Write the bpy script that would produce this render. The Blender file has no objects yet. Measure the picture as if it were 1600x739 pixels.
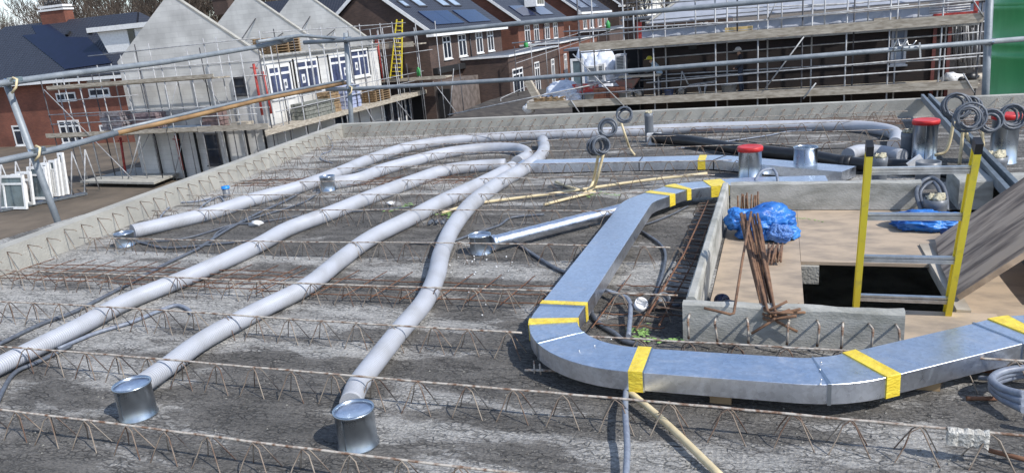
import bpy, bmesh, math, random
from mathutils import Vector, Matrix, noise
R = math.radians
random.seed(7)
SC = bpy.context.scene
COL = SC.collection
# ------------------------------------------------------------------ camera
F = 1170.0; CX, CY = 800.0, 369.5; H = 1.475
_vx = Vector((-3300, -42.5, F)).normalized()
_n = Vector((370, 4130, F)).normalized()
_n = (_n - _vx * _n.dot(_vx)).normalized()
AX = -_vx; AZ = -_n; AY = AZ.cross(AX)
cam = bpy.data.cameras.new('camera'); co = bpy.data.objects.new('camera', cam); COL.objects.link(co)
cam.sensor_fit = 'HORIZONTAL'; cam.sensor_width = 36; cam.lens = F / 1600 * 36
cam.clip_start = 0.05; cam.clip_end = 3000
right = Vector((AX[0], AY[0], AZ[0])); up = -Vector((AX[1], AY[1], AZ[1])); fwd = Vector((AX[2], AY[2], AZ[2]))
m = Matrix((right, up, -fwd)).transposed().to_4x4(); m.translation = Vector((0, 0, H)); co.matrix_world = m
SC.camera = co
# ------------------------------------------------------------------ world and sun
SUN = Vector((1.0, -0.36, 1.05)).normalized()
el = math.asin(SUN.z)
w = bpy.data.worlds.new('World'); SC.world = w; w.use_nodes = True
nt = w.node_tree; nt.nodes.clear()
out = nt.nodes.new('ShaderNodeOutputWorld'); bg = nt.nodes.new('ShaderNodeBackground')
sky = nt.nodes.new('ShaderNodeTexSky'); sky.sky_type = 'NISHITA'; sky.sun_disc = False
sky.sun_elevation = el; sky.sun_rotation = math.atan2(SUN.x, SUN.y); sky.air_density = 1.0; sky.dust_density = .4; sky.ozone_density = 2.2
bg.inputs[1].default_value = 0.15
tc = nt.nodes.new('ShaderNodeTexCoord'); mp = nt.nodes.new('ShaderNodeMapping'); mp.inputs['Scale'].default_value = (1, 1, 2.6)
cn = nt.nodes.new('ShaderNodeTexNoise'); cn.inputs['Scale'].default_value = 2.6; cn.inputs['Detail'].default_value = 9; cn.inputs['Roughness'].default_value = .58
cr = nt.nodes.new('ShaderNodeValToRGB'); cr.color_ramp.elements[0].position = .44; cr.color_ramp.elements[1].position = .62
cm = nt.nodes.new('ShaderNodeMixRGB'); cm.inputs[2].default_value = (7.0, 7.3, 8.2, 1)
nt.links.new(tc.outputs['Generated'], mp.inputs[0]); nt.links.new(mp.outputs[0], cn.inputs['Vector'])
sx = nt.nodes.new('ShaderNodeSeparateXYZ'); nt.links.new(tc.outputs['Generated'], sx.inputs[0])
lo = nt.nodes.new('ShaderNodeMapRange'); lo.inputs[1].default_value = .12; lo.inputs[2].default_value = .38; lo.inputs[3].default_value = 1.0; lo.inputs[4].default_value = .22; nt.links.new(sx.outputs[2], lo.inputs[0])
ml = nt.nodes.new('ShaderNodeMath'); ml.operation = 'MULTIPLY'
nt.links.new(cn.outputs[0], cr.inputs[0]); nt.links.new(cr.outputs[0], ml.inputs[0]); nt.links.new(lo.outputs[0], ml.inputs[1]); nt.links.new(ml.outputs[0], cm.inputs[0])
nt.links.new(sky.outputs[0], cm.inputs[1]); nt.links.new(cm.outputs[0], bg.inputs[0]); nt.links.new(bg.outputs[0], out.inputs[0])
sl = bpy.data.lights.new('sun', 'SUN'); sl.energy = 3.7; sl.angle = R(.5); sl.color = (1, .96, .9)
so = bpy.data.objects.new('sun', sl); COL.objects.link(so); so.rotation_euler = SUN.to_track_quat('Z', 'Y').to_euler()
SC.view_settings.view_transform = 'Standard'; SC.view_settings.look = 'None'
SC.view_settings.exposure = 0.36; SC.view_settings.gamma = 1; SC.view_settings.use_curve_mapping = False
# ------------------------------------------------------------------ survey helpers: a sight line cut with a real plane
def ray(x, y):
    d = Vector((x - CX, y - CY, F)); return Vector((d.dot(AX), d.dot(AY), d.dot(AZ)))
def G(x, y, z=0.0):
    r = ray(x, y); return r * ((z - H) / r.z) + Vector((0, 0, H))
def PY(x, y, Y):
    r = ray(x, y); return r * (Y / r.y) + Vector((0, 0, H))
def PX(x, y, X):
    r = ray(x, y); return r * (X / r.x) + Vector((0, 0, H))
GZ = -5.55
V = Vector
# ------------------------------------------------------------------ materials
MATS = {}
def new_mat(name):
    m = bpy.data.materials.new(name); m.use_nodes = True
    return m, m.node_tree, m.node_tree.nodes['Principled BSDF']
def mat(name, c1, c2=None, rough=.7, metal=0.0, scale=6, bump=0.0, bscale=None, detail=6, pos=(.4, .6), stretch=(1, 1, 1), space='Object', coat=0.0, alpha=None):
    if name in MATS: return MATS[name]
    m, t, b = new_mat(name); N = t.nodes; L = t.links
    tc = N.new('ShaderNodeTexCoord'); mp = N.new('ShaderNodeMapping'); mp.inputs['Scale'].default_value = stretch
    L.new(tc.outputs[space], mp.inputs[0])
    n = N.new('ShaderNodeTexNoise'); n.inputs['Scale'].default_value = scale; n.inputs['Detail'].default_value = detail; n.inputs['Roughness'].default_value = .6
    L.new(mp.outputs[0], n.inputs['Vector'])
    r = N.new('ShaderNodeValToRGB'); r.color_ramp.elements[0].position = pos[0]; r.color_ramp.elements[1].position = pos[1]
    c2 = c2 or tuple(v * .8 for v in c1)
    r.color_ramp.elements[0].color = (*c2, 1); r.color_ramp.elements[1].color = (*c1, 1)
    L.new(n.outputs[0], r.inputs[0]); L.new(r.outputs[0], b.inputs['Base Color'])
    b.inputs['Roughness'].default_value = rough; b.inputs['Metallic'].default_value = metal
    if coat: b.inputs['Coat Weight'].default_value = coat
    if metal > .5:
        mr = N.new('ShaderNodeMapRange'); mr.inputs[3].default_value = rough * .75; mr.inputs[4].default_value = min(1, rough * 1.4)
        L.new(n.outputs[0], mr.inputs[0]); L.new(mr.outputs[0], b.inputs['Roughness'])
    if bump:
        n2 = N.new('ShaderNodeTexNoise'); n2.inputs['Scale'].default_value = bscale or scale * 4; n2.inputs['Detail'].default_value = 5
        L.new(mp.outputs[0], n2.inputs['Vector'])
        bp = N.new('ShaderNodeBump'); bp.inputs['Strength'].default_value = bump; bp.inputs['Distance'].default_value = .02
        L.new(n2.outputs[0], bp.inputs['Height']); L.new(bp.outputs[0], b.inputs['Normal'])
    MATS[name] = m; return m
galv = mat('galvanised', (.70, .745, .82), (.60, .645, .72), rough=.30, metal=1, scale=5, bump=.03, bscale=3, pos=(.3, .7))
def galv_mat(name, c1, c2, rough, dust):
    m, t, b = new_mat(name); N = t.nodes; L = t.links; tc = N.new('ShaderNodeTexCoord'); P = tc.outputs['Object']
    vo = N.new('ShaderNodeTexVoronoi'); vo.inputs['Scale'].default_value = 70; L.new(P, vo.inputs['Vector'])
    n = N.new('ShaderNodeTexNoise'); n.inputs['Scale'].default_value = 4; n.inputs['Detail'].default_value = 8; n.inputs['Roughness'].default_value = .65; L.new(P, n.inputs['Vector'])
    r = N.new('ShaderNodeValToRGB'); r.color_ramp.elements[0].position = .3; r.color_ramp.elements[1].position = .68; r.color_ramp.elements[0].color = (*c2, 1); r.color_ramp.elements[1].color = (*c1, 1); L.new(n.outputs[0], r.inputs[0])
    sv = N.new('ShaderNodeSeparateColor'); L.new(vo.outputs['Color'], sv.inputs[0])
    mr = N.new('ShaderNodeMapRange'); mr.inputs[3].default_value = .90; mr.inputs[4].default_value = 1.08; L.new(sv.outputs[0], mr.inputs[0])
    mm = N.new('ShaderNodeMixRGB'); mm.blend_type = 'MULTIPLY'; mm.inputs[0].default_value = 1; L.new(r.outputs[0], mm.inputs[1]); L.new(mr.outputs[0], mm.inputs[2])
    n2 = N.new('ShaderNodeTexNoise'); n2.inputs['Scale'].default_value = 6.5; n2.inputs['Detail'].default_value = 11; n2.inputs['Roughness'].default_value = .78; n2.inputs['Distortion'].default_value = 1.2; L.new(P, n2.inputs['Vector'])
    d = N.new('ShaderNodeValToRGB'); d.color_ramp.elements[0].position = .54; d.color_ramp.elements[0].color = (0, 0, 0, 1); d.color_ramp.elements[1].position = .72; d.color_ramp.elements[1].color = (dust, dust, dust, 1); L.new(n2.outputs[0], d.inputs[0])
    md = N.new('ShaderNodeMixRGB'); L.new(d.outputs[0], md.inputs[0]); L.new(mm.outputs[0], md.inputs[1]); md.inputs[2].default_value = (.5, .5, .48, 1); L.new(md.outputs[0], b.inputs['Base Color'])
    iv = N.new('ShaderNodeMapRange'); iv.inputs[3].default_value = 1; iv.inputs[4].default_value = .25; L.new(d.outputs[0], iv.inputs[0]); L.new(iv.outputs[0], b.inputs['Metallic'])
    rg = N.new('ShaderNodeMapRange'); rg.inputs[1].default_value = .3; rg.inputs[2].default_value = .7; rg.inputs[3].default_value = rough * .75; rg.inputs[4].default_value = rough * 1.5; L.new(n2.outputs[0], rg.inputs[0]); L.new(rg.outputs[0], b.inputs['Roughness'])
    n3 = N.new('ShaderNodeTexNoise'); n3.inputs['Scale'].default_value = 5; n3.inputs['Detail'].default_value = 2; L.new(P, n3.inputs['Vector'])
    bp = N.new('ShaderNodeBump'); bp.inputs['Strength'].default_value = .10; bp.inputs['Distance'].default_value = .02; L.new(n3.outputs[0], bp.inputs['Height']); L.new(bp.outputs[0], b.inputs['Normal'])
    MATS[name] = m; return m
galv = galv_mat('galvanised_sheet', (.76, .80, .87), (.70, .74, .81), .30, .28)
galv_dull = mat('galvanised_dull', (.50, .55, .60), (.38, .43, .49), rough=.27, metal=1, scale=7, pos=(.3, .7))
tube_steel = mat('tube_steel', (.30, .325, .345), (.18, .205, .23), rough=.55, metal=.25, scale=5, pos=(.35, .68), detail=11, bump=.15, bscale=30)
scaf_steel = mat('scaffold_steel', (.42, .43, .44), (.27, .27, .28), rough=.6, metal=.15, scale=5)
dark_steel = mat('scaffold_dark', (.09, .09, .1), (.05, .05, .055), rough=.6, metal=.3, scale=5)
rust = mat('rusty_bar', (.22, .11, .06), (.10, .045, .028), rough=.85, scale=30, pos=(.3, .7))
coated = mat('cement_coated_bar', (.47, .43, .375), (.17, .10, .065), rough=.9, scale=24, pos=(.40, .56))
coated2 = mat('cement_coated_lattice', (.30, .255, .205), (.12, .07, .048), rough=.85, scale=9, pos=(.38, .6))
yellow = mat('yellow_paint', (.88, .71, .05), (.66, .53, .09), rough=.45, scale=11, pos=(.33, .46), detail=11)
tape_m = mat('yellow_tape', (.80, .62, .06), (.68, .5, .04), rough=.35, scale=22, bump=.35, bscale=40, stretch=(1, 1, 3))
alu = mat('aluminium', (.66, .66, .65), (.5, .5, .49), rough=.35, metal=.8, scale=20)
black_pl = mat('black_plastic', (.018, .018, .02), (.012, .012, .013), rough=.4, scale=10)
dark_cond = mat('grey_conduit', (.115, .13, .155), (.08, .09, .11), rough=.45, scale=40)
lt_cond = mat('light_conduit', (.23, .26, .31), (.17, .19, .24), rough=.45, scale=40)
beige = mat('beige_conduit', (.66, .55, .34), (.52, .42, .25), rough=.5, scale=18, pos=(.3, .6))
pvc = mat('grey_pvc', (.17, .185, .205), (.12, .13, .145), rough=.4, scale=12, pos=(.3, .7))
foam = mat('foam', (.60, .56, .42), (.42, .38, .27), rough=.9, scale=30, bump=.8, bscale=60)
red_pl = mat('red_plastic', (.58, .028, .03), (.42, .02, .02), rough=.45, scale=9)
blue_pl = mat('blue_film', (.04, .22, .62), (.015, .10, .38), rough=.42, scale=7, bump=.9, bscale=13, pos=(.35, .6))
white_pl = mat('white_plastic', (.78, .78, .78), (.62, .62, .62), rough=.5, scale=12)
white_pt = mat('white_paint', (.80, .80, .79), (.7, .7, .69), rough=.5, scale=6)
precast = mat('precast_concrete', (.42, .405, .36), (.29, .28, .25), rough=.9, scale=3.5, bump=.35, bscale=70, pos=(.3, .65))
kerb_m = mat('kerb_concrete', (.42, .415, .385), (.22, .22, .195), rough=.85, scale=4, bump=.22, bscale=60, pos=(.34, .60), stretch=(1, 1, 2.5), detail=9)
ply = mat('formwork_ply', (.44, .345, .25), (.27, .22, .17), rough=.8, scale=3.4, bump=.12, pos=(.36, .56), stretch=(1, 2.0, 1), detail=9)
wood_l = mat('scaffold_board', (.50, .45, .37), (.26, .22, .17), rough=.85, scale=3, pos=(.35, .65), stretch=(1, 1, 5))
pallet_w = mat('pallet_wood', (.36, .25, .14), (.2, .13, .07), rough=.9, scale=5)
glass = mat('window_glass', (.03, .04, .06), (.015, .02, .03), rough=.08, scale=1.2)
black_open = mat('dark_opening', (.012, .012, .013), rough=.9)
white_blk0 = mat('limestone_plain', (.82, .81, .78), (.70, .695, .67), rough=.9, scale=.45, pos=(.36, .62), stretch=(.6, .6, 3), bump=.1, bscale=8)
grey_foil = mat('grey_foil', (.36, .38, .43), (.27, .29, .33), rough=.5, scale=1.1, bump=.5, bscale=1.6, pos=(.35, .6))
soil = mat('soil', (.16, .125, .09), (.075, .06, .045), rough=.95, scale=.35, bump=.6, bscale=3, pos=(.35, .65))
green_p = mat('green_paint', (.075, .40, .14), (.055, .33, .11), rough=.38, scale=3, stretch=(1, 1, .2))
bark = mat('bark', (.16, .12, .085), (.07, .055, .04), rough=.95, scale=2)
twig = mat('twigs', (.115, .088, .068), (.06, .048, .038), rough=.95, scale=.4)
blue_sheet = mat('blue_grey_sheet', (.15, .2, .27), (.1, .14, .2), rough=.5, scale=2)
film = mat('white_film', (.72, .75, .82), (.5, .54, .62), rough=.3, scale=2, bump=.8, bscale=4)
greensp = mat('green_spray', (.30, .50, .14), (.2, .34, .1), rough=.8, scale=20)
skin_m = mat('skin', (.5, .3, .21), rough=.6)
cloth_d = mat('dark_cloth', (.03, .032, .045), rough=.9, scale=8)
cloth_l = mat('light_cloth', (.35, .45, .55), rough=.9, scale=8)
red_pt = mat('red_prop_paint', (.42, .05, .04), (.25, .03, .025), rough=.6, scale=8)

def brick_mat(name, c1, c2, mort, s=4.0):
    if name in MATS: return MATS[name]
    m, t, b = new_mat(name); N = t.nodes; L = t.links
    g = N.new('ShaderNodeNewGeometry'); sp = N.new('ShaderNodeSeparateXYZ'); tc = N.new('ShaderNodeTexCoord')
    L.new(tc.outputs['Object'], sp.inputs[0])
    ad = N.new('ShaderNodeMath'); L.new(sp.outputs[0], ad.inputs[0]); L.new(sp.outputs[1], ad.inputs[1])
    cb = N.new('ShaderNodeCombineXYZ'); L.new(ad.outputs[0], cb.inputs[0]); L.new(sp.outputs[2], cb.inputs[1])
    br = N.new('ShaderNodeTexBrick'); br.inputs['Scale'].default_value = s; br.inputs['Color1'].default_value = (*c1, 1); br.inputs['Color2'].default_value = (*c2, 1)
    br.inputs['Mortar'].default_value = (*mort, 1); br.inputs['Mortar Size'].default_value = .014; br.inputs['Brick Width'].default_value = .9; br.inputs['Row Height'].default_value = .28
    L.new(cb.outputs[0], br.inputs['Vector'])
    n = N.new('ShaderNodeTexNoise'); n.inputs['Scale'].default_value = .7; n.inputs['Detail'].default_value = 6
    L.new(tc.outputs['Object'], n.inputs['Vector'])
    mx = N.new('ShaderNodeMixRGB'); mx.blend_type = 'MULTIPLY'; mx.inputs[0].default_value = .6
    r = N.new('ShaderNodeValToRGB'); r.color_ramp.elements[0].color = (.55, .55, .55, 1); r.color_ramp.elements[1].color = (1.3, 1.3, 1.3, 1); r.color_ramp.elements[0].position = .3; r.color_ramp.elements[1].position = .7
    L.new(n.outputs[0], r.inputs[0]); L.new(br.outputs[0], mx.inputs[1]); L.new(r.outputs[0], mx.inputs[2]); L.new(mx.outputs[0], b.inputs['Base Color'])
    b.inputs['Roughness'].default_value = .9; MATS[name] = m; return m
white_blk = brick_mat('limestone_blocks', (.62, .61, .58), (.56, .55, .525), (.525, .515, .49), s=1.0)
brick_dark = brick_mat('brick_brown', (.10, .062, .048), (.065, .042, .036), (.09, .08, .07))
brick_red = brick_mat('brick_red', (.235, .082, .05), (.17, .06, .04), (.16, .1, .08))
brick_or = brick_mat('brick_orange', (.20, .075, .045), (.14, .055, .035), (.13, .09, .07))
brick_shaded = brick_mat('brick_in_deck_shade', (.022, .014, .013), (.013, .010, .010), (.03, .024, .022))  # shadow of the scaffold deck painted into the brick colour

def tile_mat(name, c, s=3.0):
    m, t, b = new_mat(name); N = t.nodes; L = t.links
    tc = N.new('ShaderNodeTexCoord'); sp = N.new('ShaderNodeSeparateXYZ'); L.new(tc.outputs['Object'], sp.inputs[0])
    w1 = N.new('ShaderNodeTexWave'); w1.wave_type = 'BANDS'; w1.bands_direction = 'Y'; w1.wave_profile = 'SAW'; w1.inputs['Scale'].default_value = s
    w1.inputs['Distortion'].default_value = 0
    L.new(tc.outputs['UV'], w1.inputs['Vector'])
    w2 = N.new('ShaderNodeTexWave'); w2.wave_type = 'BANDS'; w2.bands_direction = 'X'; w2.inputs['Scale'].default_value = s
    L.new(tc.outputs['UV'], w2.inputs['Vector'])
    ad = N.new('ShaderNodeMath'); L.new(w1.outputs[1], ad.inputs[0]); L.new(w2.outputs[1], ad.inputs[1])
    bp = N.new('ShaderNodeBump'); bp.inputs['Strength'].default_value = .8; bp.inputs['Distance'].default_value = .05
    L.new(ad.outputs[0], bp.inputs['Height']); L.new(bp.outputs[0], b.inputs['Normal'])
    n = N.new('ShaderNodeTexNoise'); n.inputs['Scale'].default_value = 1.5; L.new(tc.outputs['Object'], n.inputs['Vector'])
    r = N.new('ShaderNodeValToRGB'); r.color_ramp.elements[0].color = (*[v * .7 for v in c], 1); r.color_ramp.elements[1].color = (*c, 1)
    L.new(n.outputs[0], r.inputs[0]); L.new(r.outputs[0], b.inputs['Base Color'])
    mq = N.new('ShaderNodeMixRGB'); mq.blend_type = 'MULTIPLY'; mq.inputs[0].default_value = .55; L.new(r.outputs[0], mq.inputs[1]); L.new(w1.outputs[0], mq.inputs[2]); L.new(mq.outputs[0], b.inputs['Base Color'])
    b.inputs['Roughness'].default_value = .5; MATS[name] = m; return m
tiles = tile_mat('roof_tiles_dark', (.045, .05, .07), 1.4)
solar = mat('solar_glass', (.012, .022, .07), (.008, .014, .045), rough=.12, scale=3)
solar.node_tree.nodes['Principled BSDF'].inputs['Specular IOR Level'].default_value = .8

def slab_mat():
    m, t, b = new_mat('raw_slab_concrete'); N = t.nodes; L = t.links
    tc = N.new('ShaderNodeTexCoord'); P = tc.outputs['Object']
    def nz(scale, st=(1, 1, 1), det=6, rg=.6, off=(0, 0, 0)):
        mp = N.new('ShaderNodeMapping'); mp.inputs['Scale'].default_value = st; mp.inputs['Location'].default_value = off; L.new(P, mp.inputs[0])
        n = N.new('ShaderNodeTexNoise'); n.inputs['Scale'].default_value = scale; n.inputs['Detail'].default_value = det; n.inputs['Roughness'].default_value = rg
        L.new(mp.outputs[0], n.inputs['Vector']); return n.outputs[0]
    def mth(op, a, bb, clamp=False):
        x = N.new('ShaderNodeMath'); x.operation = op; x.use_clamp = clamp
        for i, v in enumerate((a, bb)):
            if isinstance(v, (int, float)): x.inputs[i].default_value = v
            else: L.new(v, x.inputs[i])
        return x.outputs[0]
    sp = N.new('ShaderNodeSeparateXYZ'); L.new(P, sp.inputs[0])
    # cement dust lies in strips beside the girders: strip strength along Y (slab units 0..11 m)
    mr = N.new('ShaderNodeMapRange'); mr.inputs[1].default_value = 0; mr.inputs[2].default_value = 11; L.new(sp.outputs[1], mr.inputs[0])
    wob = mth('MULTIPLY_ADD', nz(1.1, det=3), .03)
    wob.node.inputs[2].default_value = -.015
    yy = mth('ADD', mr.outputs[0], wob)
    rp = N.new('ShaderNodeValToRGB'); e = rp.color_ramp.elements; e[0].position = 0; e[0].color = (.5, .5, .5, 1); e[1].position = 1; e[1].color = (.3, .3, .3, 1)
    for yv, val in ((1.7, .42), (2.0, .30), (2.3, .36), (2.45, .28), (2.75, .30), (2.98, .36), (3.3, .42), (3.42, .46), (3.5, .36), (3.62, .2), (3.8, .22), (3.98, .5), (4.1, .66), (4.3, .6), (4.36, .28), (4.8, .2), (5.3, .2), (5.8, .25), (6.2, .45), (6.6, .5), (6.75, .6), (6.9, .3), (7.6, .25), (8.4, .28), (9.6, .3), (9.8, .62), (10.1, .7)):
        x = e.new(yv / 11); x.color = (val, val, val, 1)
    L.new(yy, rp.inputs[0])
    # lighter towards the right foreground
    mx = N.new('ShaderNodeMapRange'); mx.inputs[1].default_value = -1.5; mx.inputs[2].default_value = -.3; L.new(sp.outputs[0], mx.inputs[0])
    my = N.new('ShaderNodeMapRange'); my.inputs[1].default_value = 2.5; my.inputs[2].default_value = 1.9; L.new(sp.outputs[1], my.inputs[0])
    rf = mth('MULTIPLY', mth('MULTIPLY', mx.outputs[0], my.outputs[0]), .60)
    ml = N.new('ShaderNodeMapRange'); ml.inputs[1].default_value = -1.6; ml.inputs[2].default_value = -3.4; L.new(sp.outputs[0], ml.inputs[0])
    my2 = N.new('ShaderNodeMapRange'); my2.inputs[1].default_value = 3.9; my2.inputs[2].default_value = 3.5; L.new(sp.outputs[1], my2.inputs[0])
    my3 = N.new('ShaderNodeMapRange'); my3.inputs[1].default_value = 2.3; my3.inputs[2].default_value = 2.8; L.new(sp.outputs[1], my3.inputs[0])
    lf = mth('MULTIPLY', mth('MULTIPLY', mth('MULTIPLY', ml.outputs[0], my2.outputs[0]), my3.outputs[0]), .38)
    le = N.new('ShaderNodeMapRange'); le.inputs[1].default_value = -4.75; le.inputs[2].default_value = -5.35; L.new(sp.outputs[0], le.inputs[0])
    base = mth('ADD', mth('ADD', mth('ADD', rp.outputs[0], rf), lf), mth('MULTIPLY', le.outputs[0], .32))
    wn = N.new('ShaderNodeTexNoise'); wn.inputs['Scale'].default_value = 3.0; wn.inputs['Detail'].default_value = 4; L.new(P, wn.inputs['Vector'])
    wm = N.new('ShaderNodeMixRGB'); wm.blend_type = 'ADD'; wm.inputs[0].default_value = .22; L.new(P, wm.inputs[1]); L.new(wn.outputs[1], wm.inputs[2])
    mpp = N.new('ShaderNodeMapping'); mpp.inputs['Scale'].default_value = (.8, 3.4, 1); L.new(wm.outputs[0], mpp.inputs[0])
    nn1 = N.new('ShaderNodeTexNoise'); nn1.inputs['Scale'].default_value = 1.5; nn1.inputs['Detail'].default_value = 7; nn1.inputs['Roughness'].default_value = .52; L.new(mpp.outputs[0], nn1.inputs['Vector'])
    v = mth('ADD', base, mth('MULTIPLY', mth('SUBTRACT', nn1.outputs[0], .5), 2.1))
    n3 = nz(38, (.6, 1.6, 1), 5, .7)
    v = mth('ADD', v, mth('MULTIPLY', mth('SUBTRACT', n3, .5), .42))
    cr = N.new('ShaderNodeValToRGB'); e = cr.color_ramp.elements
    e[0].position = .05; e[0].color = (.18, .168, .152, 1); e[1].position = .70; e[1].color = (.66, .64, .60, 1)
    x = e.new(.30); x.color = (.235, .22, .20, 1); x = e.new(.44); x.color = (.285, .268, .246, 1); x = e.new(.505); x.color = (.51, .49, .46, 1)
    L.new(v, cr.inputs[0])
    def dark(src, p0, p1, lo, fac, prev):
        fr = N.new('ShaderNodeValToRGB'); fr.color_ramp.elements[0].position = p0; fr.color_ramp.elements[0].color = (lo, lo, lo, 1); fr.color_ramp.elements[1].position = p1; fr.color_ramp.elements[1].color = (1.08, 1.08, 1.08, 1)
        L.new(src, fr.inputs[0]); mm = N.new('ShaderNodeMixRGB'); mm.blend_type = 'MULTIPLY'; mm.inputs[0].default_value = fac; L.new(prev, mm.inputs[1]); L.new(fr.outputs[0], mm.inputs[2]); return mm.outputs[0]
    col = dark(nz(75, (.8, 1.5, 1), 5, .75), .36, .60, .4, .7, cr.outputs[0])
    crack = nz(17, (.38, 2.6, 1), 8, .74, (3, 7, 0))
    col = dark(crack, .36, .44, .25, .7, col)
    col = dark(nz(2.2, (1, 1.3, 1), 4, .5, (9, 1, 0)), .3, .7, .72, .8, col)
    wv = N.new('ShaderNodeMixRGB'); wv.blend_type = 'ADD'; wv.inputs[0].default_value = .05; L.new(P, wv.inputs[1])
    wq = N.new('ShaderNodeTexNoise'); wq.inputs['Scale'].default_value = 14; wq.inputs['Detail'].default_value = 4; L.new(P, wq.inputs['Vector']); L.new(wq.outputs[1], wv.inputs[2])
    wmp = N.new('ShaderNodeMapping'); wmp.inputs['Scale'].default_value = (.42, 1.25, 1); L.new(wv.outputs[0], wmp.inputs[0])
    ve = N.new('ShaderNodeTexVoronoi'); ve.feature = 'DISTANCE_TO_EDGE'; ve.inputs['Scale'].default_value = 42; L.new(wmp.outputs[0], ve.inputs['Vector'])
    msk = nz(9, (.6, 1.4, 1), 5, .6, (2, 2, 0))
    er = N.new('ShaderNodeMapRange'); er.inputs[1].default_value = .0; er.inputs[2].default_value = .13; L.new(ve.outputs[0], er.inputs[0])
    mk = N.new('ShaderNodeMapRange'); mk.inputs[1].default_value = .42; mk.inputs[2].default_value = .58; mk.inputs[3].default_value = 1; mk.inputs[4].default_value = 0; L.new(msk, mk.inputs[0])
    edge = mth('MAXIMUM', er.outputs[0], mk.outputs[0])
    ec = N.new('ShaderNodeMapRange'); ec.inputs[3].default_value = .3; ec.inputs[4].default_value = 1; L.new(edge, ec.inputs[0])
    m3 = N.new('ShaderNodeMixRGB'); m3.blend_type = 'MULTIPLY'; m3.inputs[0].default_value = .9; L.new(col, m3.inputs[1]); L.new(ec.outputs[0], m3.inputs[2]); col = m3.outputs[0]
    L.new(col, b.inputs['Base Color'])
    b.inputs['Roughness'].default_value = .92
    rake = nz(24, (.3, 1.7, 1), 6, .78)
    vo = N.new('ShaderNodeTexVoronoi'); vo.inputs['Scale'].default_value = 70; L.new(P, vo.inputs['Vector'])
    hh = mth('ADD', mth('ADD', mth('MULTIPLY', rake, .9), mth('MULTIPLY', crack, .9)), mth('ADD', mth('MULTIPLY', vo.outputs[0], .3), mth('MULTIPLY', edge, .35)))
    bp = N.new('ShaderNodeBump'); bp.inputs['Strength'].default_value = 1.0; bp.inputs['Distance'].default_value = .03
    L.new(hh, bp.inputs['Height']); L.new(bp.outputs[0], b.inputs['Normal'])
    return m
slab_m = slab_mat()

def duct_ribbed():
    m, t, b = new_mat('white_corrugated_duct'); N = t.nodes; L = t.links
    uv = N.new('ShaderNodeTexCoord')
    wv = N.new('ShaderNodeTexWave'); wv.wave_type = 'BANDS'; wv.bands_direction = 'X'; wv.inputs['Scale'].default_value = 26; L.new(uv.outputs['UV'], wv.inputs['Vector'])
    bp = N.new('ShaderNodeBump'); bp.inputs['Strength'].default_value = .42; bp.inputs['Distance'].default_value = .005
    L.new(wv.outputs[1], bp.inputs['Height']); L.new(bp.outputs[0], b.inputs['Normal'])
    n = N.new('ShaderNodeTexNoise'); n.inputs['Scale'].default_value = 5; n.inputs['Detail'].default_value = 7; L.new(uv.outputs['Object'], n.inputs['Vector'])
    r = N.new('ShaderNodeValToRGB'); r.color_ramp.elements[0].position = .3; r.color_ramp.elements[0].color = (.345, .35, .365, 1); r.color_ramp.elements[1].position = .55; r.color_ramp.elements[1].color = (.43, .445, .485, 1)
    L.new(n.outputs[0], r.inputs[0]); L.new(r.outputs[0], b.inputs['Base Color']); b.inputs['Roughness'].default_value = .45
    return m
ribbed = duct_ribbed()
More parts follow.
